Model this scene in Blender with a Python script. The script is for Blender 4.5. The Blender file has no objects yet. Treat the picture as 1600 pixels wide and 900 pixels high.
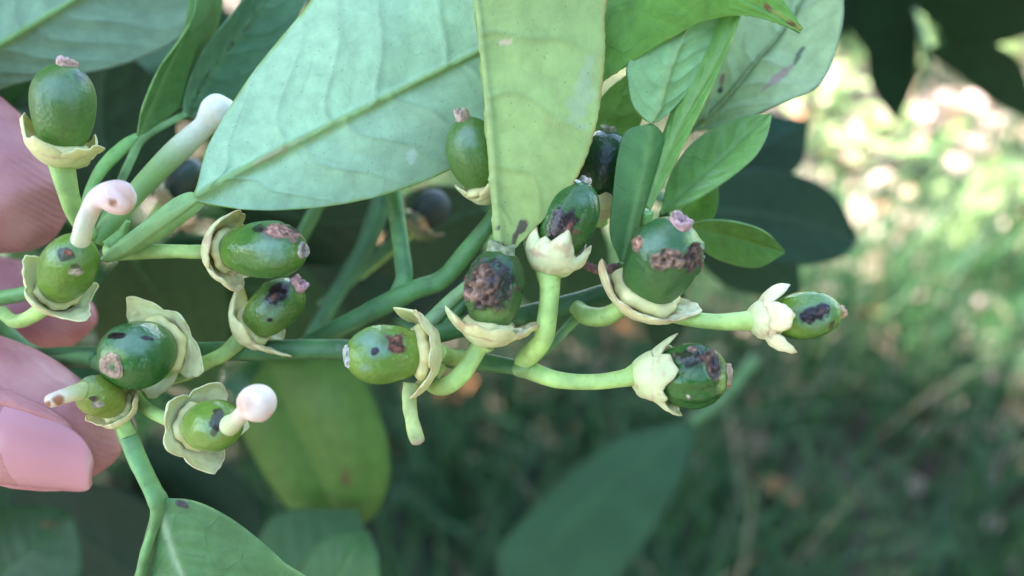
import bpy, math, random
import numpy as np
from mathutils import Vector, Matrix, Quaternion

random.seed(7)
rng = np.random.default_rng(11)
sc = bpy.context.scene
COL = sc.collection

# ------------------------------------------------------------------ camera, sky, sun, exposure
PITCH = math.radians(36.0)
CAM = np.array((0.0, 0.0, 1.0))
LENS = 28.0
F = 1600 * LENS / 36.0                      # focal length in photograph pixels
D0 = 0.115                                  # distance of the fruit cluster, metres
FWD = np.array((0.0, math.cos(PITCH), -math.sin(PITCH)))
RGT = np.array((1.0, 0.0, 0.0))
UPV = np.array((0.0, math.sin(PITCH), math.cos(PITCH)))
SUN_DIR = Vector((-0.62, 0.36, 0.78)).normalized()

cam_d = bpy.data.cameras.new("camera")
cam_d.lens = LENS
cam_d.sensor_width = 36.0
cam_d.clip_start = 0.004
cam_d.clip_end = 500.0
cam_d.dof.use_dof = True
cam_d.dof.focus_distance = D0 + 0.0005
cam_d.dof.aperture_fstop = 9.5
cam = bpy.data.objects.new("camera", cam_d)
COL.objects.link(cam)
cam.location = CAM
cam.rotation_euler = (math.radians(90) - PITCH, 0, 0)
sc.camera = cam

world = bpy.data.worlds.new("World")
sc.world = world
world.use_nodes = True
wn = world.node_tree
sky = wn.nodes.new("ShaderNodeTexSky")
sky.sky_type = 'NISHITA'
sky.sun_disc = False
sky.air_density = 1.0
sky.dust_density = 1.3
sky.ozone_density = 0.7
sky.sun_elevation = math.asin(SUN_DIR.z)
sky.sun_rotation = math.atan2(SUN_DIR.x, SUN_DIR.y) % (2 * math.pi)
bg = wn.nodes["Background"]
bg.inputs[1].default_value = 0.15
wn.links.new(sky.outputs[0], bg.inputs[0])

sun_d = bpy.data.lights.new("sun", 'SUN')
sun_d.energy = 5.0
sun_d.angle = math.radians(0.53)
sun_d.color = (1.0, 0.95, 0.87)
sun = bpy.data.objects.new("sun", sun_d)
COL.objects.link(sun)
sun.location = (-3, 2, 5)
sun.rotation_euler = SUN_DIR.to_track_quat('Z', 'Y').to_euler()

sc.view_settings.view_transform = 'Standard'
sc.view_settings.look = 'None'
sc.view_settings.gamma = 1.0
sc.view_settings.exposure = 3.15
sc.render.engine = 'CYCLES'
sc.cycles.use_denoising = True
sc.cycles.max_bounces = 8
sc.cycles.transmission_bounces = 4
sc.cycles.sample_clamp_indirect = 6.0

# ------------------------------------------------------------------ helpers
def W(p):
    """photograph pixel x, y and millimetres behind the cluster plane -> world metres"""
    p = np.atleast_2d(np.asarray(p, float))
    d = D0 + p[:, 2] * 1e-3
    return CAM + d[:, None] * (FWD + ((p[:, 0] - 800) / F)[:, None] * RGT + ((450 - p[:, 1]) / F)[:, None] * UPV)

def proj(w):
    v = w - CAM
    d = v @ FWD
    return 800 + F * (v @ RGT) / d, 450 - F * (v @ UPV) / d, d

def mpp(o):
    return (D0 + o * 1e-3) / F               # metres per pixel at that depth

def stretch(x, y, dx, dy):
    """how much a wide lens lengthens a round thing at pixel x, y along the picture direction dx, dy"""
    rx, ry = (x - 800) / F, (y - 450) / F
    rr = math.hypot(rx, ry) + 1e-9
    cs2 = 1 / (1 + rr * rr)
    n = math.hypot(dx, dy) + 1e-9
    pr = (dx * rx + dy * ry) / (n * rr)
    return math.sqrt(pr * pr / cs2 + 1 - pr * pr)

def unit(v):
    v = np.asarray(v, float)
    return v / (np.linalg.norm(v, axis=-1, keepdims=True) + 1e-12)

_tab = rng.random((32, 32, 32))
def vnoise(p):
    p = np.asarray(p, float)
    i = np.floor(p).astype(int)
    f = p - i
    f = f * f * (3 - 2 * f)
    r = 0
    for dx in (0, 1):
        for dy in (0, 1):
            for dz in (0, 1):
                w = (f[..., 0] if dx else 1 - f[..., 0]) * (f[..., 1] if dy else 1 - f[..., 1]) * (f[..., 2] if dz else 1 - f[..., 2])
                r = r + w * _tab[(i[..., 0] + dx) % 32, (i[..., 1] + dy) % 32, (i[..., 2] + dz) % 32]
    return r * 2 - 1

def fbm(p, oct=4):
    p = np.asarray(p, float)
    r, a = 0, 1.0
    for k in range(oct):
        r = r + a * vnoise(p + 17.3 * k)
        p = p * 2.03
        a *= 0.5
    return r

def srgb(r, g, b):
    c = np.array((r, g, b), float) / 255
    return np.where(c <= 0.04045, c / 12.92, ((c + 0.055) / 1.055) ** 2.4)

def sm(a, b, x):
    t = np.clip((x - a) / (b - a), 0, 1)
    return t * t * (3 - 2 * t)

def spline(pts, n):
    """Catmull-Rom through the rows of pts, n samples evenly spaced"""
    p = np.asarray(pts, float)
    if len(p) == 2:
        t = np.linspace(0, 1, n)[:, None]
        return p[0] * (1 - t) + p[1] * t
    e = np.vstack((2 * p[0] - p[1], p, 2 * p[-1] - p[-2]))
    out = []
    for i in range(1, len(e) - 2):
        t = np.linspace(0, 1, 24, endpoint=False)[:, None]
        a, b, c, d = e[i - 1], e[i], e[i + 1], e[i + 2]
        out.append(0.5 * (2 * b + (c - a) * t + (2 * a - 5 * b + 4 * c - d) * t ** 2 + (3 * b - a - 3 * c + d) * t ** 3))
    q = np.vstack(out + [p[-1:]])
    s = np.r_[0, np.cumsum(np.linalg.norm(np.diff(q[:, :2] if q.shape[1] < 5 else q[:, :3], axis=0), axis=1) + 1e-6)]
    x = np.linspace(0, s[-1], n)
    return np.stack([np.interp(x, s, q[:, k]) for k in range(q.shape[1])], axis=1)

def grid_faces(nu, nv, wrap_v=False):
    f = []
    for i in range(nu - 1):
        for j in range(nv if wrap_v else nv - 1):
            k = (j + 1) % nv
            f.append((i * nv + j, i * nv + k, (i + 1) * nv + k, (i + 1) * nv + j))
    return f

def mesh_obj(name, v, f, mats, parent=None, cols=None, rough=None, vec=None, smooth=True):
    v = np.asarray(v, float)
    c = v.mean(axis=0)
    me = bpy.data.meshes.new(name)
    me.from_pydata((v - c).tolist(), [], f)
    for m in (mats if isinstance(mats, (list, tuple)) else [mats]):
        me.materials.append(m)
    if cols is not None:
        a = me.attributes.new("Col", 'FLOAT_COLOR', 'POINT')
        cc = np.ones((len(v), 4), np.float32)
        cc[:, :3] = np.clip(cols, 0, 1)
        a.data.foreach_set("color", cc.ravel())
    if rough is not None:
        a = me.attributes.new("Rgh", 'FLOAT', 'POINT')
        a.data.foreach_set("value", np.asarray(rough, np.float32).ravel())
    if vec is not None:
        a = me.attributes.new("Luv", 'FLOAT_VECTOR', 'POINT')
        a.data.foreach_set("vector", np.asarray(vec, np.float32).ravel())
    if smooth:
        me.polygons.foreach_set("use_smooth", np.ones(len(me.polygons), bool))
    me.update()
    o = bpy.data.objects.new(name, me)
    COL.objects.link(o)
    set_parent(o, c, parent)
    return o

def world_loc(o):
    p = np.zeros(3)
    while o is not None:
        p = p + np.array(o.location)
        o = o.parent
    return p

def set_parent(o, c, parent):
    if parent is not None:
        o.parent = parent
        o.location = np.asarray(c) - world_loc(parent)
    else:
        o.location = c

def tag(o, label=None, cat=None, group=None, kind=None):
    for k, x in (("label", label), ("category", cat), ("group", group), ("kind", kind)):
        if x:
            o[k] = x
    return o

def thing(name, label, cat, at, group=None):
    o = bpy.data.objects.new(name, None)
    o.empty_display_size = 0.01
    COL.objects.link(o)
    o.location = at
    return tag(o, label, cat, group)

# ------------------------------------------------------------------ materials
def new_mat(name):
    m = bpy.data.materials.new(name)
    m.use_nodes = True
    t = m.node_tree
    return m, t, t.nodes["Principled BSDF"], t.nodes["Material Output"]

def N(t, kind, **kw):
    n = t.nodes.new(kind)
    for k, x in kw.items():
        if k.startswith("in_"):
            n.inputs[int(k[3:])].default_value = x
        else:
            setattr(n, k, x)
    return n

def attr_mat(name, rough=0.45, use_rgh=False, sss=0.0, sss_r=(0.5, 0.7, 0.25), sss_scale=0.001, bump_scale=1500.0,
             bump_d=0.00003, vor_scale=0.0, vor_d=0.00003, var=0.12, var_scale=900.0, spec=0.5, coat=0.0, transl=0.0):
    m, t, b, out = new_mat(name)
    L = t.links.new
    a = N(t, "ShaderNodeAttribute", attribute_name="Col")
    tc = N(t, "ShaderNodeTexCoord")
    nz = N(t, "ShaderNodeTexNoise")
    nz.inputs["Scale"].default_value = var_scale
    nz.inputs["Detail"].default_value = 5
    L(tc.outputs["Object"], nz.inputs["Vector"])
    mr = N(t, "ShaderNodeMapRange")
    mr.inputs[3].default_value = 1 - 2.2 * var
    mr.inputs[4].default_value = 1 + 2.2 * var
    L(nz.outputs[0], mr.inputs[0])
    mx = N(t, "ShaderNodeVectorMath", operation='SCALE')
    L(a.outputs["Color"], mx.inputs[0])
    L(mr.outputs[0], mx.inputs["Scale"])
    L(mx.outputs[0], b.inputs["Base Color"])
    b.inputs["Roughness"].default_value = rough
    if use_rgh:
        r = N(t, "ShaderNodeAttribute", attribute_name="Rgh")
        L(r.outputs["Fac"], b.inputs["Roughness"])
    b.inputs["Specular IOR Level"].default_value = spec
    b.inputs["Coat Weight"].default_value = coat
    b.inputs["Coat Roughness"].default_value = 0.25
    if sss:
        b.inputs["Subsurface Weight"].default_value = sss
        b.inputs["Subsurface Radius"].default_value = sss_r
        b.inputs["Subsurface Scale"].default_value = sss_scale
    n2 = N(t, "ShaderNodeTexNoise")
    n2.inputs["Scale"].default_value = bump_scale
    n2.inputs["Detail"].default_value = 4
    L(tc.outputs["Object"], n2.inputs["Vector"])
    bp = N(t, "ShaderNodeBump")
    bp.inputs["Strength"].default_value = 1.0
    bp.inputs["Distance"].default_value = bump_d
    L(n2.outputs[0], bp.inputs["Height"])
    nrm = bp.outputs[0]
    if vor_scale:
        vo = N(t, "ShaderNodeTexVoronoi")
        vo.inputs["Scale"].default_value = vor_scale
        L(tc.outputs["Object"], vo.inputs["Vector"])
        b2 = N(t, "ShaderNodeBump")
        b2.inputs["Strength"].default_value = 1.0
        b2.inputs["Distance"].default_value = vor_d
        L(vo.outputs["Distance"], b2.inputs["Height"])
        L(nrm, b2.inputs["Normal"])
        nrm = b2.outputs[0]
    L(nrm, b.inputs["Normal"])
    if transl:
        tr = N(t, "ShaderNodeBsdfTranslucent")
        L(mx.outputs[0], tr.inputs["Color"])
        mix = N(t, "ShaderNodeMixShader")
        mix.inputs[0].default_value = transl
        L(b.outputs[0], mix.inputs[1])
        L(tr.outputs[0], mix.inputs[2])
        L(mix.outputs[0], out.inputs["Surface"])
    return m

def leaf_mat(name, rough, transl, spec=0.5, spot=0.35, net=0.00006, netcol=0.10, warm=(1.15, 1.25, 0.55)):
    """leaf blade: vertex colour, oil-gland dots, a fine net of veins, light passing through"""
    m, t, b, out = new_mat(name)
    L = t.links.new
    a = N(t, "ShaderNodeAttribute", attribute_name="Col")
    uv = N(t, "ShaderNodeAttribute", attribute_name="Luv")      # millimetres on the blade
    nz = N(t, "ShaderNodeTexNoise")
    nz.inputs["Scale"].default_value = 0.35
    nz.inputs["Detail"].default_value = 7
    nz.inputs["Roughness"].default_value = 0.62
    L(uv.outputs["Vector"], nz.inputs["Vector"])
    mr = N(t, "ShaderNodeMapRange")
    mr.inputs[1].default_value = 0.3
    mr.inputs[2].default_value = 0.7
    mr.inputs[3].default_value = 0.84
    mr.inputs[4].default_value = 1.14
    L(nz.outputs[0], mr.inputs[0])
    # oil glands
    vo = N(t, "ShaderNodeTexVoronoi")
    vo.inputs["Scale"].default_value = 0.85
    L(uv.outputs["Vector"], vo.inputs["Vector"])
    dr = N(t, "ShaderNodeMapRange")
    dr.inputs[1].default_value = 0.04
    dr.inputs[2].default_value = 0.13
    dr.inputs[3].default_value = 1 - spot
    dr.inputs[4].default_value = 1.0
    L(vo.outputs["Distance"], dr.inputs[0])
    # thin net of veins
    wob = N(t, "ShaderNodeTexNoise")
    wob.inputs["Scale"].default_value = 0.5
    L(uv.outputs["Vector"], wob.inputs["Vector"])
    ad = N(t, "ShaderNodeVectorMath", operation='MULTIPLY_ADD')
    L(wob.outputs["Color"], ad.inputs[0])
    ad.inputs[1].default_value = (2.2, 2.2, 0)
    L(uv.outputs["Vector"], ad.inputs[2])
    ve = N(t, "ShaderNodeTexVoronoi", feature='DISTANCE_TO_EDGE')
    ve.inputs["Scale"].default_value = 0.24
    L(ad.outputs[0], ve.inputs["Vector"])
    vr = N(t, "ShaderNodeMapRange")
    vr.inputs[1].default_value = 0.0
    vr.inputs[2].default_value = 0.07
    vr.inputs[3].default_value = 1.0
    vr.inputs[4].default_value = 0.0
    L(ve.outputs["Distance"], vr.inputs[0])
    vc = N(t, "ShaderNodeMath", operation='MULTIPLY_ADD')
    vc.inputs[1].default_value = -netcol
    vc.inputs[2].default_value = 1.0
    L(vr.outputs[0], vc.inputs[0])
    m1 = N(t, "ShaderNodeMath", operation='MULTIPLY')
    L(mr.outputs[0], m1.inputs[0])
    L(dr.outputs[0], m1.inputs[1])
    m2 = N(t, "ShaderNodeMath", operation='MULTIPLY')
    L(m1.outputs[0], m2.inputs[0])
    L(vc.outputs[0], m2.inputs[1])
    mx = N(t, "ShaderNodeVectorMath", operation='SCALE')
    L(a.outputs["Color"], mx.inputs[0])
    L(m2.outputs[0], mx.inputs["Scale"])
    L(mx.outputs[0], b.inputs["Base Color"])
    b.inputs["Roughness"].default_value = rough
    b.inputs["Specular IOR Level"].default_value = spec
    b1 = N(t, "ShaderNodeBump")
    b1.inputs["Distance"].default_value = net
    b1.inputs["Strength"].default_value = 1.0
    L(vr.outputs[0], b1.inputs["Height"])
    b2 = N(t, "ShaderNodeBump")
    b2.inputs["Distance"].default_value = 0.00012
    b2.inputs["Strength"].default_value = 1.0
    L(nz.outputs[0], b2.inputs["Height"])
    L(b1.outputs[0], b2.inputs["Normal"])
    L(b2.outputs[0], b.inputs["Normal"])
    tr = N(t, "ShaderNodeBsdfTranslucent")
    tm = N(t, "ShaderNodeVectorMath", operation='MULTIPLY')
    tm.inputs[1].default_value = warm
    L(mx.outputs[0], tm.inputs[0])
    L(tm.outputs[0], tr.inputs["Color"])
    mix = N(t, "ShaderNodeMixShader")
    mix.inputs[0].default_value = transl
    L(b.outputs[0], mix.inputs[1])
    L(tr.outputs[0], mix.inputs[2])
    L(mix.outputs[0], out.inputs["Surface"])
    return m

M_FRUIT = attr_mat("fruit_skin", use_rgh=True, sss=0.12, sss_scale=0.0008, bump_scale=5200, bump_d=0.00002, vor_scale=1700, vor_d=0.00006, var=0.08, var_scale=1300, coat=0.0, spec=0.42)
M_CALYX = attr_mat("calyx_tissue", rough=0.5, sss=0.35, sss_r=(0.9, 0.8, 0.35), sss_scale=0.0012, bump_scale=1800, bump_d=0.00008, var=0.06, var_scale=700, transl=0.12)
M_STEM = attr_mat("green_stem", rough=0.42, sss=0.12, sss_scale=0.001, bump_scale=2200, bump_d=0.00010, var=0.14, var_scale=500, spec=0.3)
M_STYLE = attr_mat("pale_style", rough=0.45, sss=0.5, sss_r=(1, 0.7, 0.45), sss_scale=0.0012, bump_scale=2600, bump_d=0.00006, var=0.05, var_scale=1200)
M_CORK = attr_mat("corky_scar", rough=0.8, bump_scale=2600, bump_d=0.00022, var=0.25, var_scale=2200)
M_DRY = attr_mat("dried_bract", rough=0.85, bump_scale=1800, bump_d=0.0003, var=0.35, var_scale=1400)
M_UNDER = leaf_mat("leaf_underside", 0.6, 0.22, spec=0.25, spot=0.42, net=0.000025, netcol=0.035)
M_UPPER = leaf_mat("leaf_upper_face", 0.40, 0.30, spec=0.3, spot=0.15, net=0.00004, netcol=0.06)
M_BARK = attr_mat("bark", rough=0.9, bump_scale=120, bump_d=0.004, var=0.3, var_scale=60)
M_FOL = attr_mat("foliage", rough=0.38, bump_scale=300, bump_d=0.0002, var=0.12, var_scale=40, transl=0.3)
M_GRASS = attr_mat("grass_blade", rough=0.5, spec=0.25, bump_scale=300, bump_d=0.0001, var=0.1, var_scale=60, transl=0.3)
M_LITTER = attr_mat("dead_leaf", rough=0.6, bump_scale=260, bump_d=0.0006, var=0.18, var_scale=80, transl=0.12)

# soil
M_SOIL, t, b, out = new_mat("soil")
tc = N(t, "ShaderNodeTexCoord")
nz = N(t, "ShaderNodeTexNoise"); nz.inputs["Scale"].default_value = 7; nz.inputs["Detail"].default_value = 9; nz.inputs["Roughness"].default_value = 0.65
t.links.new(tc.outputs["Object"], nz.inputs["Vector"])
cr = N(t, "ShaderNodeValToRGB")
cr.color_ramp.elements[0].position = 0.3; cr.color_ramp.elements[0].color = (0.03, 0.022, 0.017, 1)
cr.color_ramp.elements[1].position = 0.7; cr.color_ramp.elements[1].color = (0.15, 0.11, 0.09, 1)
e = cr.color_ramp.elements.new(0.52); e.color = (0.10, 0.075, 0.058, 1)
t.links.new(nz.outputs[0], cr.inputs[0]); t.links.new(cr.outputs[0], b.inputs["Base Color"])
b.inputs["Roughness"].default_value = 0.95
bp = N(t, "ShaderNodeBump"); bp.inputs["Distance"].default_value = 0.02; bp.inputs["Strength"].default_value = 1
t.links.new(nz.outputs[0], bp.inputs["Height"]); t.links.new(bp.outputs[0], b.inputs["Normal"])

# skin
M_SKIN, t, b, out = new_mat("skin")
tc = N(t, "ShaderNodeTexCoord")
nz = N(t, "ShaderNodeTexNoise"); nz.inputs["Scale"].default_value = 110; nz.inputs["Detail"].default_value = 6
t.links.new(tc.outputs["Object"], nz.inputs["Vector"])
cr = N(t, "ShaderNodeValToRGB")
cr.color_ramp.elements[0].position = 0.3; cr.color_ramp.elements[0].color = (0.33, 0.115, 0.115, 1)
cr.color_ramp.elements[1].position = 0.72; cr.color_ramp.elements[1].color = (0.49, 0.235, 0.215, 1)
t.links.new(nz.outputs[0], cr.inputs[0]); t.links.new(cr.outputs[0], b.inputs["Base Color"])
b.inputs["Roughness"].default_value = 0.5
b.inputs["Specular IOR Level"].default_value = 0.4
b.inputs["Subsurface Weight"].default_value = 0.25
b.inputs["Subsurface Radius"].default_value = (1.0, 0.35, 0.2)
b.inputs["Subsurface Scale"].default_value = 0.0022
wv = N(t, "ShaderNodeTexWave", wave_type='BANDS', bands_direction='DIAGONAL')
wv.inputs["Scale"].default_value = 380; wv.inputs["Distortion"].default_value = 5.0; wv.inputs["Detail"].default_value = 1.0; wv.inputs["Detail Scale"].default_value = 0.35
t.links.new(tc.outputs["Object"], wv.inputs["Vector"])
b1 = N(t, "ShaderNodeBump"); b1.inputs["Distance"].default_value = 0.00005; b1.inputs["Strength"].default_value = 1
t.links.new(wv.outputs[0], b1.inputs["Height"])
n3 = N(t, "ShaderNodeTexNoise"); n3.inputs["Scale"].default_value = 620; n3.inputs["Detail"].default_value = 4
t.links.new(tc.outputs["Object"], n3.inputs["Vector"])
b2 = N(t, "ShaderNodeBump"); b2.inputs["Distance"].default_value = 0.00022; b2.inputs["Strength"].default_value = 1
t.links.new(n3.outputs[0], b2.inputs["Height"]); t.links.new(b1.outputs[0], b2.inputs["Normal"]); t.links.new(b2.outputs[0], b.inputs["Normal"])
M_NAIL = attr_mat("nail_plate", rough=0.36, sss=0.3, sss_r=(1, 0.4, 0.3), sss_scale=0.0015, bump_scale=500, bump_d=0.00004, var=0.03, var_scale=200, spec=0.5)

# ------------------------------------------------------------------ shape builders
def tube_geo(path, n=40, k=18, flat=1.0, lump=0.05, seed=0.0, close=True):
    """path rows x, y, o, r (pixels, mm, pixels) -> verts, faces, t, angle"""
    s = spline(path, n)
    c = W(s[:, :3])
    dd = np.gradient(s[:, :2], axis=0)
    r = s[:, 3] * (D0 + s[:, 2] * 1e-3) / F / np.array([stretch(p[0], p[1], -q[1], q[0]) for p, q in zip(s, dd)])
    return tube_world(c, np.maximum(r, 1e-6), k, flat, lump, seed, close)

def tube_world(c, r, k=18, flat=1.0, lump=0.05, seed=0.0, close=True):
    n = len(c)
    tg = unit(np.gradient(c, axis=0))
    ref = -FWD
    a = unit(np.cross(tg[0], ref) if abs(tg[0] @ ref) < 0.95 else np.cross(tg[0], UPV))
    A = []
    for i in range(n):
        a = unit(a - tg[i] * (a @ tg[i]))
        A.append(a)
    A = np.array(A)
    B = np.cross(tg, A)
    th = np.linspace(0, 2 * np.pi, k, endpoint=False)
    ring = np.cos(th)[None, :, None] * A[:, None, :] + flat * np.sin(th)[None, :, None] * B[:, None, :]
    v = c[:, None, :] + r[:, None, None] * ring
    if lump:
        tt_ = np.linspace(0, 1, n)[:, None]
        v = v + (r[:, None] * (0.9 * lump if lump < 0.09 else 0) * np.cos(3 * th[None, :] + 2.5 * tt_ + seed))[..., None] * ring
        nn = fbm(v * (0.35 / max(float(np.median(r)), 1e-5)) + seed, 3)
        v = v + (r[:, None] * lump * nn)[..., None] * ring
    v = v.reshape(-1, 3)
    f = grid_faces(n, k, True)
    if close:
        m = len(v)
        v = np.vstack((v, c[:1], c[-1:]))
        f += [(m, (j + 1) % k, j) for j in range(k)]
        f += [(m + 1, (n - 1) * k + j, (n - 1) * k + (j + 1) % k) for j in range(k)]
    tt = np.r_[np.repeat(np.linspace(0, 1, n), k), 0, 1] if close else np.repeat(np.linspace(0, 1, n), k)
    return v, f, tt

GREEN_STEM = (0.20, 0.36, 0.11)
DARK_STEM = (0.042, 0.115, 0.032)
def stem_cols(v, base, tip=None, tt=None, seed=0.0, speck=0.5):
    base = np.array(base)
    c = np.tile(base, (len(v), 1))
    if tip is not None:
        c = c + (np.array(tip) - base) * np.clip(tt, 0, 1)[:, None]
    n = fbm(v * 260 + seed, 4)
    c = c * (1 + 0.30 * n)[:, None]
    sp = sm(0.62, 0.85, vnoise(v * 1500 + seed))
    c = c * (1 - 0.45 * speck * sp)[:, None]
    lt = sm(0.70, 0.9, vnoise(v * 700 + seed + 9))[:, None] * 0.18
    return c * (1 - lt) + np.array((0.40, 0.42, 0.28)) * lt

def tubes(name, parent, specs, mat=None, label=None):
    """several stem runs of one twig in one mesh; spec: path, base colour, end colour, flat"""
    V, Fc, Cc, off = [], [], [], 0
    for i, sp in enumerate(specs):
        path, base = sp[0], sp[1]
        tip = sp[2] if len(sp) > 2 else None
        flat = sp[3] if len(sp) > 3 else 1.0
        path = [tuple(p[:3]) + (p[3] * 0.86,) for p in path]
        v, f, tt = tube_geo(path, n=max(24, 12 * len(path)), k=18, flat=flat, lump=0.085, seed=i * 3.1 + 1)
        V.append(v); Cc.append(stem_cols(v, base, tip, tt, i * 2.2))
        Fc += [tuple(a + off for a in q) for q in f]
        off += len(v)
    o = mesh_obj(name, np.vstack(V), Fc, mat or M_STEM, parent, np.vstack(Cc))
    return tag(o, label)

def leaf(parent, mid, left, right, col, vein=None, front='upper', nu=90, nv=61, veins=8, ridge=0.35, quilt=0.25, bulge=0.0,
         rim=None, label=None, thick=0.35, fold_shade=1.0, blotch=None, serr=0.0, name="leaf", vcurve=0.22):
    """blade spanned by three curves in space: midrib and both margins, base to tip, rows x, y, o"""
    M_, Lf, Rt = (W(spline(c, nu)) for c in (mid, left, right))
    vv = np.linspace(-1, 1, nv)
    vv = np.sign(vv) * np.abs(vv) ** 1.15
    P = np.zeros((nu, nv, 3))
    for j, v in enumerate(vv):
        E_ = Lf if v < 0 else Rt
        P[:, j] = M_ + abs(v) * (E_ - M_)
    # blade normal towards the camera
    du = np.gradient(P, axis=0); dv = np.gradient(P, axis=1)
    nr = unit(np.cross(du, dv))
    flip = np.mean(np.sum(nr * (CAM - P), axis=2)) < 0
    if flip:
        nr = -nr
    Lmm = np.r_[0, np.cumsum(np.linalg.norm(np.diff(M_, axis=0), axis=1))] * 1000
    wl = np.linalg.norm(Lf - M_, axis=1) * 1000; wr = np.linalg.norm(Rt - M_, axis=1) * 1000
    U = np.repeat(Lmm[:, None], nv, 1)
    S = np.where(vv[None, :] < 0, wl[:, None], wr[:, None]) * vv[None, :]
    av = np.abs(vv)[None, :]
    tot = Lmm[-1]
    sd = rng.random() * 40
    # side veins
    vh = np.zeros((nu, nv)); q = np.ones((nu, nv))
    near = np.full((nu, nv), 99.0)
    for side in (-1, 1):
        msk = (vv[None, :] * side >= 0) & np.ones((nu, 1), bool)
        for i in range(veins):
            u0 = tot * (0.06 + 0.86 * (i + 0.25 * (side > 0) + 0.12 * math.sin(i * 3.7 + sd)) / veins)
            uu = u0 + tot * vcurve * (av ** 1.5) + tot * 0.012 * np.sin(av * 9 + i * 2 + sd)
            d = np.abs(U - uu) * 0.8
            near = np.where(msk, np.minimum(near, d), near)
            vh = np.where(msk, np.maximum(vh, np.exp(-(d / 0.30) ** 2) * (1 - 0.75 * av)), vh)
    mw = 0.75 * (1 - 0.75 * (U / tot)) + 0.12
    mrib = np.exp(-(S / mw) ** 2)
    hgt = ridge * (1.5 * mrib * (0.3 + 0.7 * (1 - U / tot)) + 0.42 * vh)
    gap = np.clip(near / (tot / veins * 0.5), 0, 1)
    hgt = hgt + quilt * (gap * (1 - mrib) * (1 - av ** 3)) * (1 if front == 'upper' else -1)
    if front == 'upper':
        hgt = hgt * 1 - 1.6 * ridge * mrib * 0.9 - ridge * 0.35 * vh
    hgt = hgt + 0.35 * quilt * fbm(np.stack((U * 0.11 + sd, S * 0.11, 0 * U), -1), 3)
    hgt = hgt + bulge * np.sin(np.pi * av) * np.sin(np.pi * np.clip(U / tot, 0, 1))
    P = P + nr * (hgt * 1e-3)[..., None]
    if serr:
        tooth = serr * (0.5 + 0.5 * np.sin(U * 5.2 + sd)) * np.clip((av - 0.9) / 0.1, 0, 1)
        outw = unit(np.where(vv[None, :, None] < 0, (Lf - M_)[:, None, :], (Rt - M_)[:, None, :]))
        P = P + outw * (tooth * 1e-3)[..., None]
    # colour
    col = np.array(col, float)
    vein = np.array(vein if vein is not None else col * 1.3)
    C = np.tile(col, (nu, nv, 1))
    nn = fbm(np.stack((U * 0.09 + sd, S * 0.09, 0 * U), -1), 4)
    C = C * (1 + 0.10 * nn)[..., None]
    if fold_shade != 1.0:
        C = np.where(vv[None, :, None] > 0, C * fold_shade, C)  # one half of the blade coloured darker as shade of the fold
    C = C * (1 - (0.17 if front == 'under' else -0.15) * vh)[..., None]
    wv = np.clip(mrib * 0.85, 0, 1)[..., None]
    C = C * (1 - wv) + vein * wv
    if rim is not None:
        brk = 0.5 + 0.5 * fbm(np.stack((U * 0.5 + sd, S * 0.02, 0 * U), -1), 2)
        e_ = (np.clip((av - 0.955) / 0.04, 0, 1) * np.clip(brk * 1.4, 0.35, 1))[..., None]
        C = C * (1 - e_) + np.array(rim) * e_
    px, py, _ = proj(P.reshape(-1, 3))
    px = px.reshape(nu, nv); py = py.reshape(nu, nv)
    for bl in (blotch or []):
        x, y, rx, ry, an, bc, st = bl
        ca, sa = math.cos(math.radians(an)), math.sin(math.radians(an))
        dx, dy = px - x, py - y
        d = np.hypot((dx * ca + dy * sa) / rx, (-dx * sa + dy * ca) / ry) + 0.45 * fbm(np.stack((px * 0.09, py * 0.09, 0 * px + x), -1), 3)
        w = (st * (1 - sm(0.75, 1.05, d)))[..., None]
        C = C * (1 - w) + np.array(bc) * w
    f = grid_faces(nu, nv)
    nf = np.cross(P[nu // 2 + 1, nv // 3] - P[nu // 2, nv // 3], P[nu // 2, nv // 3 + 1] - P[nu // 2, nv // 3])
    # face (i,j),(i,j+1),(i+1,j+1): normal is dv x du
    if np.dot(-nf, CAM - P[nu // 2, nv // 3]) < 0:
        f = [q_[::-1] for q_ in f]
    mats = [M_UNDER, M_UPPER] if front == 'under' else [M_UPPER, M_UNDER]
    o = mesh_obj(name, P.reshape(-1, 3), f, mats, parent, C.reshape(-1, 3), vec=np.stack((U, S, 0 * U), -1).reshape(-1, 3))
    so = o.modifiers.new("thickness", 'SOLIDIFY')
    so.thickness = thick * 1e-3
    so.offset = -1
    so.material_offset = 1
    so.material_offset_rim = 0
    return tag(o, label)

SPOT = {  # base colour, roughness, raised (mm)
    'crust': ((0.125, 0.068, 0.042), 0.85, 0.46),
    'tan': ((0.26, 0.155, 0.105), 0.8, 0.24),
    'pink': ((0.36, 0.18, 0.12), 0.75, 0.20),
    'purple': ((0.018, 0.010, 0.011), 0.25, 0.0),
    'halo': ((0.030, 0.055, 0.035), 0.32, 0.0),
    'bloom': ((0.16, 0.27, 0.19), 0.42, 0.0),
    'rust': ((0.19, 0.07, 0.035), 0.8, 0.16),
    'pale': ((0.40, 0.35, 0.26), 0.7, 0.06),
    'lime': ((0.26, 0.36, 0.09), 0.4, 0.0),
}

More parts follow.
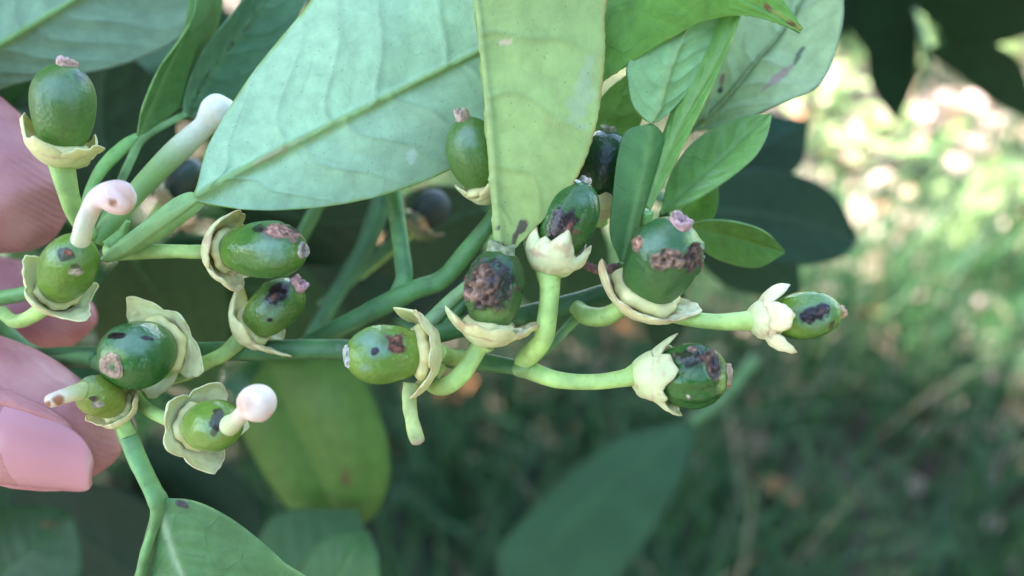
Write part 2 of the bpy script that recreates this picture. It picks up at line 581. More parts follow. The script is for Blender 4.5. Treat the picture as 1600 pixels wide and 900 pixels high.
def fruit(parent, label, base, apex, w, col=(0.06, 0.17, 0.035), col2=None, shape=(0.55, 0.62, 0.24), spots=(), ribs=0.0,
          calyx=None, scar=None, style=None, ped=None, disc=1.0, rough=0.17):
    b0, a0 = W(base)[0], W(apex)[0]
    ax = a0 - b0
    Lm = float(np.linalg.norm(ax)); ax = ax / Lm
    om = 0.5 * (base[2] + apex[2])
    stf = 1 / stretch(0.5 * (base[0] + apex[0]), 0.5 * (base[1] + apex[1]), -(apex[1] - base[1]), apex[0] - base[0])
    R = 0.5 * w * mpp(om) * stf
    # frame: z = axis, y leans towards the camera, x = y cross z
    yv = -FWD - ax * (-FWD @ ax)
    if np.linalg.norm(yv) < 0.25:
        yv = UPV - ax * (UPV @ ax)
    yv = unit(yv)
    xv = np.cross(yv, ax)
    fr = np.stack((xv, yv, ax), 0)                         # local -> world rows
    nu, nv = 84, 120
    cpos, br, ar = shape
    t = np.linspace(0, 1, nu)
    t = 0.5 - 0.5 * np.cos(np.pi * (0.04 + 0.92 * t)); t = (t - t[0]) / (t[-1] - t[0])
    wl = cpos / math.sqrt(1 - br ** 2); wr = (1 - cpos) / math.sqrt(1 - ar ** 2.2)
    prof = np.where(t < cpos, np.sqrt(np.clip(1 - ((t - cpos) / wl) ** 2, 0, 1)), np.clip(1 - np.abs((t - cpos) / wr) ** 2, 0, 1) ** (1 / 2.0))
    th = np.linspace(0, 2 * np.pi, nv, endpoint=False)
    sd = rng.random() * 50
    rad = R * prof[:, None] * np.ones((1, nv))
    ridge = np.sin(th * 9 + sd) + 0.5 * np.sin(th * 5 + 2 * sd)
    rad = rad * (1 + (0.012 + ribs) * ridge[None, :] * np.sin(np.pi * np.clip(t, 0, 1))[:, None] ** 0.7)
    loc = np.stack((rad * np.cos(th), rad * np.sin(th), np.repeat((t * Lm)[:, None], nv, 1)), -1)
    rad_n = fbm(loc * 190 + sd, 3)
    loc[..., :2] *= (1 + 0.022 * rad_n)[..., None]
    P = b0 + loc @ fr
    nr = unit(np.stack((np.cos(th)[None, :] * np.ones((nu, 1)), np.sin(th)[None, :] * np.ones((nu, 1)), np.repeat(-np.gradient(rad[:, 0], t * Lm)[:, None], nv, 1)), -1)) @ fr
    facing = np.sum(nr * unit(CAM - P), axis=2)
    px, py, _ = proj(P.reshape(-1, 3)); px = px.reshape(nu, nv); py = py.reshape(nu, nv)
    col = np.array(col); col2 = np.array(col2) if col2 is not None else col * np.array((1.5, 1.35, 1.3))
    col = col * (0.95, 0.9, 0.6); col2 = col2 * (1, 0.95, 0.65)
    g = fbm(loc * 130 + sd, 4)
    wbase = np.clip(0.75 * (1 - sm(0.0, 0.55, t)) + 0.35 * sm(0.8, 1.0, t), 0, 1)[:, None]
    k = np.clip(wbase + 0.25 * g, 0, 1)[..., None]
    C = col * (1 - k) + col2 * k
    fine = vnoise(loc * 2600 + sd)
    C = C * (1 + 0.10 * fine)[..., None]
    rg = rough + 0.06 * g
    dis = np.zeros((nu, nv))
    for s in spots:
        kind, x, y, rx, ry = s[:5]
        an = s[5] if len(s) > 5 else 0
        st = s[6] if len(s) > 6 else 1.0
        sc_, sr, sh = SPOT[kind]
        ca, sa = math.cos(math.radians(an)), math.sin(math.radians(an))
        dx, dy = px - x, py - y
        rag = 0.34 if kind not in ('halo', 'bloom', 'lime') else 0.25
        d = np.hypot((dx * ca + dy * sa) / rx, (-dx * sa + dy * ca) / ry) + rag * fbm(loc * 900 + sd, 4)
        soft = (0.82, 1.05) if kind not in ('halo', 'bloom', 'lime') else (0.3, 1.25)
        wgt = st * (1 - sm(*soft, d)) * sm(-0.02, 0.12, facing)
        cc = np.array(sc_)[None, None, :] * np.ones((nu, nv, 1))
        if sh > 0.05:
            gr = fbm(loc * 2100 + sd * 2, 4)
            cc = cc * np.clip(1 + 0.85 * gr, 0.12, 2.2)[..., None]
            edge = np.exp(-((d - 0.8) / 0.15) ** 2)
            cc = cc * (1 - 0.45 * edge)[..., None]
            dis = dis + (wgt * sh * (0.15 + 0.9 * gr) + sh * 0.9 * np.exp(-((d - 0.95) / 0.16) ** 2) * sm(-0.02, 0.12, facing) * st) * 1e-3 * (R / 0.005)
        C = C * (1 - wgt[..., None]) + cc * wgt[..., None]
        rg = rg * (1 - wgt) + sr * wgt
    P = P + nr * dis[..., None]
    f = grid_faces(nu, nv, True)
    v = np.vstack((P.reshape(-1, 3), b0[None], (b0 + ax * (Lm + 0.0001))[None]))
    m = nu * nv
    f = [q_[::-1] if False else q_ for q_ in f]
    f += [(m, (j + 1) % nv, j) for j in range(nv)] + [(m + 1, (nu - 1) * nv + j, (nu - 1) * nv + (j + 1) % nv) for j in range(nv)]
    Cc = np.vstack((C.reshape(-1, 3), C[0, :1], C[-1, :1]))
    fo = mesh_obj("fruitlet", v, f, M_FRUIT, parent, Cc, np.r_[rg.ravel(), 0.4, 0.5])
    tag(fo, label)
    rb = R * prof[0]
    # nectary disc: pale cushion under the fruitlet
    if disc:
        dh = 0.0013 * disc * (R / 0.0048)
        pr = [(0.55, -1.25), (0.95, -1.22), (1.16, -1.0), (1.27, -0.62), (1.24, -0.22), (1.12, 0.08), (1.0, 0.16), (0.8, 0.1)]
        pr = spline([(a, b_, 0) for a, b_ in pr], 22)
        k_ = 56
        tht = np.linspace(0, 2 * np.pi, k_, endpoint=False)
        lr = (pr[:, 0] * rb)[:, None] * (1 + 0.05 * np.sin(tht * 5 + sd) + 0.03 * np.sin(tht * 11 + sd))[None, :]
        lz = (pr[:, 1] * dh)[:, None] * np.ones((1, k_)) + 0.00012 * np.sin(tht * 4 + sd)
        lv = np.stack((lr * np.cos(tht), lr * np.sin(tht), lz), -1)
        Pd = b0 + lv @ fr
        cd = np.array((0.74, 0.68, 0.30)) * (1 + 0.14 * fbm(lv * 420 + sd, 3))[..., None]
        low = sm(-0.5, -1.1, pr[:, 1])[:, None, None]
        cd = cd * (1 - 0.75 * low) + np.array((0.40, 0.27, 0.16)) * 0.75 * low
        mesh_obj("nectary_disc", Pd.reshape(-1, 3), grid_faces(22, k_, True), M_CALYX, fo, cd.reshape(-1, 3))
    else:
        dh = 0.0
    # calyx
    if calyx:
        Rc = calyx['r'] * 0.5 * mpp(om) * stf
        zc = -1.2 * dh - calyx.get('drop', 0.1) * 1e-3
        hb = calyx.get('h', 1.6) * 1e-3
        rp = calyx.get('rp', 13) * mpp(om) * stf
        k_, nb, nl = 132, 9, 18
        tht = np.linspace(0, 2 * np.pi, k_, endpoint=False)
        E_ = np.full(k_, calyx.get('rim', 0.8) * 1e-3); curl = np.full(k_, math.radians(calyx.get('c0', 55))); ws = np.full(k_, 0.05)
        curl = curl * 0.05
        for (an, ln, hw, cu) in calyx['lobes']:
            d = np.abs((np.degrees(tht) - an + 180) % 360 - 180) / hw
            sh = np.clip(1 - d, 0, 1) ** 0.72
            ln = ln * 0.78
            E_ = np.maximum(E_, ln * 1e-3 * sh + calyx.get('rim', 0.8) * 1e-3 * (sh > 0))
            wgt = np.clip(1.35 - d, 0, None) ** 2
            curl = curl + wgt * math.radians(cu); ws = ws + wgt
        curl = curl / ws
        E_ = E_ * (1 + 0.08 * vnoise(np.stack((np.cos(tht) * 4 + sd, np.sin(tht) * 4, 0 * tht), -1)) + 0.05 * vnoise(np.stack((np.cos(tht) * 8 + sd, np.sin(tht) * 8, 0 * tht), -1)))
        rows_r, rows_z = [], []
        for i in range(nb):
            q_ = i / (nb - 1)
            rows_r.append(np.full(k_, rp * 0.9 + (Rc - rp * 0.9) * q_ ** 0.8)); rows_z.append(np.full(k_, zc - hb * (1 - q_ ** 1.6)))
        ph0 = math.radians(calyx.get('phi', 42))
        cr_, cz_ = np.full(k_, Rc), np.full(k_, zc)
        for i in range(1, nl):
            q_ = (i - 0.5) / (nl - 1)
            ph = ph0 + (curl - ph0) * min(1, 1.25 * q_) + math.radians(24) * q_ ** 3
            cr_ = cr_ + np.cos(ph) * E_ / (nl - 1); cz_ = cz_ + np.sin(ph) * E_ / (nl - 1)
            rows_r.append(cr_.copy()); rows_z.append(cz_.copy())
        rr, zz = np.array(rows_r), np.array(rows_z)
        lv = np.stack((rr * np.cos(tht), rr * np.sin(tht), zz), -1)
        lv = lv + (0.26e-3 * fbm(lv * 330 + sd, 3) + 0.10e-3 * fbm(lv * 1100 + sd, 2))[..., None] * np.array((1, 1, 1.3))
        Pc = b0 + lv @ fr
        nrw = nb + nl - 1
        base_c = np.array(calyx.get('col', (0.60, 0.62, 0.27))) * (1.10, 1.09, 1.22)
        cc = base_c * (1 + 0.13 * fbm(lv * 260 + sd, 4))[..., None]
        ri = np.arange(nrw)[:, None] * np.ones((1, k_))
        gl = np.clip(1 - ri / (nb - 1), 0, 1)[..., None]                     # greener towards the stalk
        cc = cc * (1 - 0.7 * gl) + np.array((0.42, 0.55, 0.21)) * 0.7 * gl
        br_ = fbm(lv * 520 + sd * 3, 4)
        ew = np.clip(sm(0.80, 1.0, (ri - nb) / (nl - 2)) * (0.55 + 0.9 * br_), 0, 0.85)[..., None] * 1.4 * calyx.get('brown', 0.55)
        cc = cc * (1 - ew) + np.array((0.36, 0.20, 0.10)) * ew
        pt = np.clip(sm(0.25, 0.75, br_) * 0.75, 0, 1)[..., None] * 1.4 * calyx.get('brown', 0.55)
        cc = cc * (1 - pt) + np.array((0.48, 0.31, 0.17)) * pt
        ro = np.exp(-((ri - nb - 0.6) / 1.4) ** 2)[..., None] * 0.55 * np.clip(0.6 + br_, 0, 1)[..., None]
        cc = cc * (1 - ro) + np.array((0.45, 0.33, 0.25)) * ro
        co = mesh_obj("calyx", Pc.reshape(-1, 3), grid_faces(nrw, k_, True), M_CALYX, fo, cc.reshape(-1, 3))
        vg = co.vertex_groups.new(name="thick")
        for i in range(nrw):
            vg.add(list(range(i * k_, (i + 1) * k_)), float(np.clip(1.15 - max(0, i - nb) / (nl - 2), 0.12, 1)), 'REPLACE')
        so = co.modifiers.new("thickness", 'SOLIDIFY')
        so.vertex_group = "thick"
        so.thickness_vertex_group = 0.12
        so.thickness = calyx.get('th', 0.55) * 1.45 * 1e-3
        so.offset = 0
        if ped is None:
            pc = None
    # stalk: given path runs from the calyx outwards
    if ped:
        start = b0 - ax * (1.2 * dh + (calyx.get('h', 1.6) * 0.9e-3 if calyx else 0))
        x, y, d = proj(start[None])
        pth = [(x[0], y[0], (d[0] - D0) * 1000, ped[0][3] * 1.25)] + [tuple(p) for p in ped]
        v, f2, tt = tube_geo(pth, n=12 * len(pth), k=20, lump=0.06, seed=sd)
        mesh_obj("stalk", v, f2, M_STEM, fo, stem_cols(v, (0.35, 0.50, 0.14), (0.28, 0.43, 0.12), tt, sd))
    # corky ring left by the fallen style
    if scar:
        rs = scar.get('r', 15) * mpp(om) * stf
        hs = scar.get('h', 0.5) * 1e-3
        k_ = 44
        tht = np.linspace(0, 2 * np.pi, k_, endpoint=False)
        pr = spline([(1.15, -0.9, 0), (1.05, -0.2, 0), (1.02, 0.5, 0), (1.0, 0.95, 0), (0.86, 1.05, 0), (0.66, 0.9, 0), (0.5, 0.72, 0), (0.3, 0.6, 0), (0.05, 0.62, 0)], 20)
        lr = (pr[:, 0] * rs)[:, None] * (1 + 0.08 * np.sin(tht * 3 + sd) + 0.03 * np.sin(tht * 7 + sd))[None, :]
        lz = Lm - 0.02e-3 + (pr[:, 1] * hs)[:, None] * (1 + 0.25 * np.sin(tht * 2 + sd) + 0.10 * np.sin(tht * 9 + 2 * sd))[None, :]
        lv = np.stack((lr * np.cos(tht), lr * np.sin(tht), lz), -1)
        lv = lv + (0.07e-3 * fbm(lv * 1500 + sd, 3))[..., None]
        base_c = np.array(scar.get('col', (0.52, 0.33, 0.25)))
        cs = 0.72 * base_c * np.clip(1 + 0.5 * fbm(lv * 1700 + sd, 4), 0.25, 1.6)[..., None]
        inn = sm(0.75, 0.35, pr[:, 0])[:, None, None]
        cs = cs * (1 - 0.5 * inn) + np.array(scar.get('core', (0.20, 0.14, 0.08))) * 0.5 * inn
        mesh_obj("style_scar", (b0 + lv @ fr).reshape(-1, 3), grid_faces(20, k_, True), M_CORK, fo, cs.reshape(-1, 3))
    if style:
        v, f2, tt = tube_geo(style['path'], n=54, k=28, lump=0.10, seed=sd)
        ca = np.array(style.get('c0', (0.55, 0.60, 0.33))); cb = np.array(style.get('c1', (0.78, 0.62, 0.52)))
        kk = sm(0.15, 0.75, tt)[:, None]
        cs = ca * (1 - kk) + cb * kk
        cs = 0.9 * cs * (1 + 0.14 * fbm(v * 600, 4))[:, None]
        rust = sm(0.15, 0.7, fbm(v * 420 + sd, 4))[:, None] * sm(0.55, 0.85, tt)[:, None] * style.get('rust', 0.6)
        cs = cs * (1 - rust) + np.array((0.55, 0.25, 0.11)) * rust
        for (x, y, r_) in style.get('pits', ()):
            px_, py_, dd = proj(v)
            d = np.hypot(px_ - x, (py_ - y) * 1.15) / r_ + 0.2 * fbm(v * 1500, 2)
            w_ = ((1 - sm(0.6, 1.0, d)) * (dd < np.median(dd[d < 1.5]) + 0.0012 if np.any(d < 1.5) else 1))[:, None]
            cs = cs * (1 - w_) + np.array((0.30, 0.12, 0.05)) * w_
        mesh_obj("style", v, f2, M_STYLE, fo, cs)
    return fo


# ------------------------------------------------------------------ ground
def fast_mesh(name, V, Fq, mat, cols, kind=None, label=None, cat=None, parent=None):
    """big triangle/quad mesh from arrays"""
    me = bpy.data.meshes.new(name)
    nf, k = Fq.shape
    me.vertices.add(len(V)); me.vertices.foreach_set("co", V.astype(np.float32).ravel())
    me.loops.add(nf * k); me.loops.foreach_set("vertex_index", Fq.astype(np.int32).ravel())
    me.polygons.add(nf); me.polygons.foreach_set("loop_start", np.arange(0, nf * k, k, dtype=np.int32))
    me.update(calc_edges=True)
    a = me.attributes.new("Col", 'FLOAT_COLOR', 'POINT')
    cc = np.ones((len(V), 4), np.float32); cc[:, :3] = np.clip(cols, 0, 1)
    a.data.foreach_set("color", cc.ravel())
    me.materials.append(mat)
    me.polygons.foreach_set("use_smooth", np.ones(nf, bool))
    me.update()
    o = bpy.data.objects.new(name, me); COL.objects.link(o)
    if parent is not None:
        o.parent = parent; o.location = -world_loc(parent)
    return tag(o, label, cat, None, kind)

gx = np.r_[np.linspace(-60, -3, 20), np.linspace(-2.6, 5.4, 120), np.linspace(6, 60, 20)]
gy = np.r_[np.linspace(-60, -2, 20), np.linspace(-1.6, 6.4, 120), np.linspace(7, 80, 20)]
GX, GY = np.meshgrid(gx, gy, indexing='ij')
def gz(x, y):
    p = np.stack((np.asarray(x) * 1.0, np.asarray(y) * 1.0, np.zeros_like(np.asarray(x) * 1.0)), -1)
    return 0.05 * fbm(p * 1.6 + 3, 2) + 0.012 * fbm(p * 9, 3)
GP = np.stack((GX, GY, gz(GX, GY)), -1).reshape(-1, 3)
ground = mesh_obj("ground", GP, [q[::-1] for q in grid_faces(len(gx), len(gy))], M_SOIL)
tag(ground, "bare brown soil under the grass and dead leaves", None, None, "structure")

def patch(x, y):
    """1 where grass and weeds grow thick, 0 where dead leaves lie"""
    p = np.stack((x, y, 0 * x), -1)
    return sm(-0.25, 0.35, fbm(p * 2.3 + 8.0, 3))

# grass: bent blades of five cross rows
def grass(name, n, xr, yr, hr, wr, seed, label):
    r = np.random.default_rng(seed)
    x = r.uniform(*xr, n); y = r.uniform(*yr, n)
    keep = r.random(n) < np.where(y + 0.2 * x > 1.75, 0.04 + 0.4 * patch(x, y), 0.30 + 0.70 * patch(x, y))
    x, y = x[keep], y[keep]; n = len(x)
    h = r.uniform(*hr, n); w = r.uniform(*wr, n)
    az = r.uniform(0, 2 * np.pi, n); lean = r.uniform(0.1, 1.15, n)
    t = np.linspace(0, 1, 5)
    d = np.stack((np.cos(az), np.sin(az), 0 * az), -1); s = np.stack((-np.sin(az), np.cos(az), 0 * az), -1)
    up = np.array((0, 0, 1.0))
    ang = lean[:, None] * (0.25 + t[None, :] * 1.1)
    seg = h[:, None] / 4
    hx = np.cumsum(np.sin(ang) * seg, 1) - np.sin(ang[:, :1]) * seg
    hz = np.cumsum(np.cos(ang) * seg, 1) - np.cos(ang[:, :1]) * seg
    c = np.stack((x, y, gz(x, y) - 0.005), -1)[:, None, :] + hx[..., None] * d[:, None, :] + hz[..., None] * up
    wid = (w[:, None] * np.array((0.8, 1.0, 0.85, 0.55, 0.06))[None, :])[..., None] * s[:, None, :]
    V = np.stack((c - wid, c + wid), 2).reshape(-1, 3)
    q = np.array([(2 * i, 2 * i + 1, 2 * i + 3, 2 * i + 2) for i in range(4)])
    Fq = (np.arange(n)[:, None, None] * 10 + q[None]).reshape(-1, 4)
    g = r.random((n, 1))
    cb = np.array((0.022, 0.072, 0.032)) * (1 - g) + np.array((0.055, 0.13, 0.036)) * g
    dry = (r.random(n) < 0.03 + 0.12 * (y > 1.7))[:, None]
    cb = np.where(dry, np.array((0.30, 0.24, 0.13)), cb)
    Cc = np.repeat(cb, 10, 0)
    return fast_mesh(name, V, Fq, M_GRASS, Cc, "stuff", label, "grass")

grass("grass", 90000, (-1.6, 3.6), (0.15, 5.0), (0.08, 0.34), (0.0014, 0.0042), 3, "green grass and weeds growing over the ground behind the branch")

def leaf_template(nl=5, ns=1):
    """folded lens leaf of unit length along y, half width 0.25"""
    t = np.linspace(0, 1, nl)
    w = 0.27 * np.sin(np.pi * t ** 0.85) ** 0.8
    V, Fq = [], []
    for i in range(nl):
        V += [(-w[i], t[i], 0.10 * w[i] / 0.27 - 0.18 * (t[i] - 0.3) ** 2), (0, t[i], -0.18 * (t[i] - 0.3) ** 2), (w[i], t[i], 0.10 * w[i] / 0.27 - 0.18 * (t[i] - 0.3) ** 2)]
    for i in range(nl - 1):
        for j in (0, 1):
            Fq.append((3 * i + j, 3 * i + j + 1, 3 * i + j + 4, 3 * i + j + 3))
    return np.array(V), np.array(Fq)

def scatter_leaves(pos, size, rot, tmpl):
    tv, tf = tmpl
    V = pos[:, None, :] + np.einsum('nij,kj->nki', rot, tv) * size[:, None, None]
    Fq = (np.arange(len(pos))[:, None, None] * len(tv) + tf[None]).reshape(-1, 4)
    return V.reshape(-1, 3), Fq

def rand_rot(r, n, flat=1.0):
    """random heading; flat < 1 keeps the blade near level"""
    az = r.uniform(0, 2 * np.pi, n); pi_ = r.normal(0, 0.9 * flat, n); ro = r.normal(0, 1.0 * flat, n)
    def rx(a):
        z = np.zeros_like(a); o = np.ones_like(a)
        return np.stack((o, z, z, z, np.cos(a), -np.sin(a), z, np.sin(a), np.cos(a)), -1).reshape(-1, 3, 3)
    def ry(a):
        z = np.zeros_like(a); o = np.ones_like(a)
        return np.stack((np.cos(a), z, np.sin(a), z, o, z, -np.sin(a), z, np.cos(a)), -1).reshape(-1, 3, 3)
    def rz(a):
        z = np.zeros_like(a); o = np.ones_like(a)
        return np.stack((np.cos(a), -np.sin(a), z, np.sin(a), np.cos(a), z, z, z, o), -1).reshape(-1, 3, 3)
    return rz(az) @ rx(pi_) @ ry(ro)

TL = leaf_template()
r = np.random.default_rng(5)
n = 9000
x = r.uniform(-1.5, 3.4, n); y = r.uniform(0.2, 5.0, n)
k = r.random(n) < (1.0 - 0.75 * patch(x, y)) * (0.12 + 0.88 * sm(0.5, 1.35, y + 0.45 * x - 0.2))
x, y = x[k], y[k]; n = len(x)
V, Fq = scatter_leaves(np.stack((x, y, gz(x, y) + r.uniform(0.004, 0.03, n)), -1), r.uniform(0.035, 0.11, n), rand_rot(r, n, 0.32), TL)
g = r.random((n, 1))
cb = np.array((0.56, 0.41, 0.37)) * (1 - g) + np.array((0.22, 0.13, 0.08)) * g
cb = np.where(r.random((n, 1)) < 0.10, np.array((0.50, 0.20, 0.09)), cb)
fast_mesh("leaf_litter", V, Fq, M_LITTER, np.repeat(cb, len(TL[0]), 0), "stuff", "pale and rust brown dead leaves lying on the ground", "leaf litter")

# broad leaved weeds in the open
r = np.random.default_rng(15)
cx = r.uniform(0.2, 3.2, 110); cy = r.uniform(1.3, 4.4, 110)
n = 110 * 14
x = np.repeat(cx, 14) + r.normal(0, 0.05, n); y = np.repeat(cy, 14) + r.normal(0, 0.05, n)
V, Fq = scatter_leaves(np.stack((x, y, gz(x, y) + r.uniform(0.03, 0.20, n)), -1), r.uniform(0.04, 0.115, n), rand_rot(r, n, 0.5), TL)
g = r.random((n, 1))
cb = np.array((0.16, 0.25, 0.09)) * (1 - g) + np.array((0.30, 0.37, 0.15)) * g
fast_mesh("weeds", V, Fq, M_GRASS, np.repeat(cb, len(TL[0]), 0), "stuff", "low broad leaved weeds standing in the sunlit grass", "weeds")

# ------------------------------------------------------------------ the citrus tree that shades the cluster
SUBJ = W([(800, 450, 0)])[0]
sd_ = np.array(SUN_DIR)
tree = thing("citrus_tree", "dark leafy citrus tree whose low crown shades the fruit cluster", "tree", (-1.05, 0.95, 0.0))
def limb(pts, k=14):
    p = spline([(a, b_, c_, r_, 0) for a, b_, c_, r_ in pts], 40)
    return tube_world(p[:, :3], p[:, 3], k, 1.0, 0.10, 2.0)
V, Fq, off = [], [], 0
for pts in (
    [(-1.05, 0.95, -0.05, 0.085), (-1.03, 0.93, 0.3, 0.065), (-1.0, 0.9, 0.75, 0.055), (-0.9, 0.8, 1.2, 0.045), (-0.75, 0.6, 1.7, 0.03), (-0.6, 0.4, 2.1, 0.012)],
    [(-1.01, 0.92, 0.55, 0.045), (-0.75, 0.75, 0.85, 0.03), (-0.45, 0.5, 1.1, 0.02), (-0.2, 0.3, 1.25, 0.012), (0.1, 0.2, 1.35, 0.006)],
    [(-1.0, 0.9, 0.75, 0.04), (-1.1, 0.6, 1.1, 0.03), (-1.1, 0.2, 1.45, 0.02), (-1.0, -0.1, 1.7, 0.008)],
    [(-0.95, 0.85, 0.95, 0.04), (-0.6, 1.0, 1.3, 0.025), (-0.2, 1.1, 1.6, 0.015), (0.2, 1.1, 1.8, 0.006)],
):
    v, f, tt = limb(pts)
    V.append(v); Fq += [tuple(a + off for a in q_) for q_ in f]; off += len(v)
V = np.vstack(V)
mesh_obj("trunk", V, Fq, M_BARK, tree, np.array((0.16, 0.12, 0.09)) * (1 + 0.3 * fbm(V * 30, 3))[:, None])

def crown_points(r, n, c, rad):
    p = r.normal(size=(n * 2, 3)); p /= np.linalg.norm(p, axis=1)[:, None]
    p = p * (r.random((n * 2, 1)) ** 0.45)
    p = c + p * rad
    cl = fbm(p * 3.4 + 5, 2)
    return p[cl > -0.35][:n]

r = np.random.default_rng(21)
c1 = SUBJ + sd_ * 0.95
pts = [crown_points(r, 8000, np.array((-0.76, 0.90, 1.68)), np.array((0.66, 0.98, 0.52))),
       crown_points(r, 900, W([(1000, 720, 245)])[0] + sd_ * 1.15, np.array((0.30, 0.30, 0.25))),  # unseen leaf clump added to keep the sun off the low wide leaf
       crown_points(r, 2600, np.array((-1.0, 0.75, 1.15)), np.array((0.62, 0.75, 0.75))),
       crown_points(r, 1500, np.array((-0.62, 0.85, 0.75)), np.array((0.50, 0.42, 0.55)))]
pts = np.vstack(pts)
pts = pts[pts[:, 2] > 0.12]
px, py, d = proj(pts)
near = (d > 0.0) & (d < 0.30) & (px > -900) & (px < 2500) & (py > -900) & (py < 1800)
open_ = (d > 0) & (px > np.where(py < 520, 780, 560) - 0.25 * (py - 300)) & (px < 1700) & (py > -60) & (py < 1000)
camd = np.linalg.norm(pts - CAM, axis=1) < 0.22
pts = pts[~(near | open_ | camd)]
n = len(pts)
V, Fq = scatter_leaves(pts, r.uniform(0.055, 0.095, n), rand_rot(r, n, 0.8), TL)
g = r.random((n, 1))
cb = np.array((0.03, 0.09, 0.03)) * (1 - g) + np.array((0.06, 0.15, 0.04)) * g
crown = fast_mesh("crown", V, Fq, M_FOL, np.repeat(cb, len(TL[0]), 0), "stuff", None, None, tree)
# unseen tree copies added behind and right of the camera to block sky light
def copy_tree(at, scale, turn, label):
    q = tree.copy(); COL.objects.link(q); q.location = at; q.scale = (scale,) * 3; q.rotation_euler[2] = turn; q["label"] = label
    for ch in list(tree.children):
        k_ = ch.copy(); COL.objects.link(k_); k_.parent = q
copy_tree((1.6, -2.9, 0), 1.5, 2.5, "unseen citrus tree added behind the camera on the right to dim frontal light")
copy_tree((-1.2, -3.4, 0), 1.5, 0.9, "unseen citrus tree added behind the camera on the left to dim frontal light")
copy_tree((2.7, -0.5, 0), 1.15, 3.6, "unseen citrus tree added to the right of the view to cut sky light")

# ------------------------------------------------------------------ hand
hand = None
def chain(pts, n=46, k=30, flat=0.88):
    s = spline([(a, b_, c_, r_, 0) for a, b_, c_, r_ in pts], n)
    c = W(s[:, :3]); rr = s[:, 3] * (D0 + s[:, 2] * 1e-3) / F
    return tube_world(c, np.maximum(rr, 1e-5), k, flat, 0.0, 0.0)
HV, HF, off = [], [], 0
THUMB = [(-1500, 560, 45, 170), (-1050, 520, 30, 165), (-700, 520, 22, 140), (-430, 535, 18, 122), (-200, 590, 14, 120), (-60, 628, 12, 116), (20, 650, 11, 108), (90, 677, 10.5, 88), (140, 694, 10.5, 66), (172, 704, 10.5, 42), (186, 709, 10.5, 16)]
for pts in (
    THUMB,
    [(-1500, 420, 60, 180), (-800, -120, 52, 150), (-560, -60, 38, 125), (-300, 60, 28, 112), (-120, 195, 22, 113), (0, 297, 19, 108), (38, 338, 18.5, 92), (58, 366, 18.5, 66), (66, 378, 18.5, 28)],
    [(-1500, 440, 62, 180), (-850, 150, 62, 140), (-560, 330, 50, 112), (-250, 465, 40, 98), (0, 482, 35, 82), (90, 492, 34, 62), (135, 497, 34, 38), (150, 498, 34, 14)],
    [(-1500, 480, 62, 180), (-850, 380, 66, 135), (-560, 560, 56, 110), (-250, 640, 46, 96), (0, 660, 42, 84), (130, 668, 40, 68), (188, 671, 40, 42), (210, 672, 40, 14)],
    [(-1500, 540, 60, 180), (-830, 600, 66, 125), (-600, 760, 62, 95), (-400, 800, 56, 82), (-250, 780, 54, 72), (-170, 765, 54, 48), (-140, 760, 54, 16)],
    [(-1000, 330, 60, 150), (-1200, 400, 58, 230), (-1500, 480, 56, 260), (-1900, 560, 50, 250), (-2300, 640, 40, 260), (-3000, 780, 20, 300), (-3600, 900, 5, 310)],
    [(-880, 130, 62, 130), (-1200, 330, 60, 170), (-1600, 450, 56, 200)],
    [(-860, 400, 66, 130), (-1200, 500, 62, 170), (-1600, 540, 56, 200)],
):
    v, f, tt = chain(pts)
    HV.append(v); HF += [tuple(a + off for a in q_) for q_ in f]; off += len(v)
hand = mesh_obj("hand", np.vstack(HV), HF, M_SKIN)
tag(hand, "pale pink human hand pinching the twig between thumb and fingertips", "hand")
rm = hand.modifiers.new("one_surface", 'REMESH'); rm.mode = 'VOXEL'; rm.voxel_size = 0.0009; rm.use_smooth_shade = True
smd = hand.modifiers.new("soften", 'SMOOTH'); smd.factor = 0.5; smd.iterations = 9

# thumbnail: curved plate lying on the thumb
s = spline([(a, b_, c_, r_, 0) for a, b_, c_, r_ in THUMB], 400)
cw = W(s[:, :3]); rw = s[:, 3] * (D0 + s[:, 2] * 1e-3) / F
tg = unit(np.gradient(cw, axis=0))
i0 = int(np.argmin(np.abs(s[:, 0] + 4))); i1 = int(np.argmin(np.abs(s[:, 0] - 180)))
nu, nv = 40, 36
idx = np.linspace(i0, i1, nu)
cen = np.stack([np.interp(idx, np.arange(400), cw[:, k_]) for k_ in range(3)], 1)
rad = np.interp(idx, np.arange(400), rw)
axd = unit(cen[-1] - cen[0])
tilt = math.radians(24)
nz_ = unit(-FWD * math.cos(tilt) - UPV * math.sin(tilt)); nz_ = unit(nz_ - axd * (nz_ @ axd)); sx = np.cross(axd, nz_)
q_ = np.linspace(0, 1, nu)
wid = np.radians(58) * np.clip(1 - (np.abs(q_ - 0.45) / 0.57) ** 3.0, 0.02, 1) ** 0.5
rn = 0.0084 - 0.0020 * sm(0.25, 1.0, q_)
lin = cen[0] + (cen[-1] - cen[0]) * q_[:, None]
aa = np.linspace(-1, 1, nv)
P = np.zeros((nu, nv, 3)); C = np.zeros((nu, nv, 3))
for j, a in enumerate(aa):
    an = wid * a
    lift = (0.0013 - 0.0024 * (q_ - 0.4) ** 2)
    P[:, j] = lin + (rn * np.cos(an) * 0.88 + lift)[:, None] * nz_ + (rn * np.sin(an) * 1.08)[:, None] * sx
pinkc = np.array((0.46, 0.20, 0.215)); lun = np.array((0.52, 0.33, 0.37)); tipc = np.array((0.38, 0.20, 0.18))
a1 = (1 - sm(0.12, 0.42, q_[:, None] + 0.25 * np.abs(aa)[None, :] ** 2))[..., None]
a2 = sm(0.95, 0.99, q_[:, None] + 0.05 * np.abs(aa)[None, :] ** 2)[..., None]
C = pinkc * (1 - a1) + lun * a1
C = C * (1 - a2) + tipc * a2
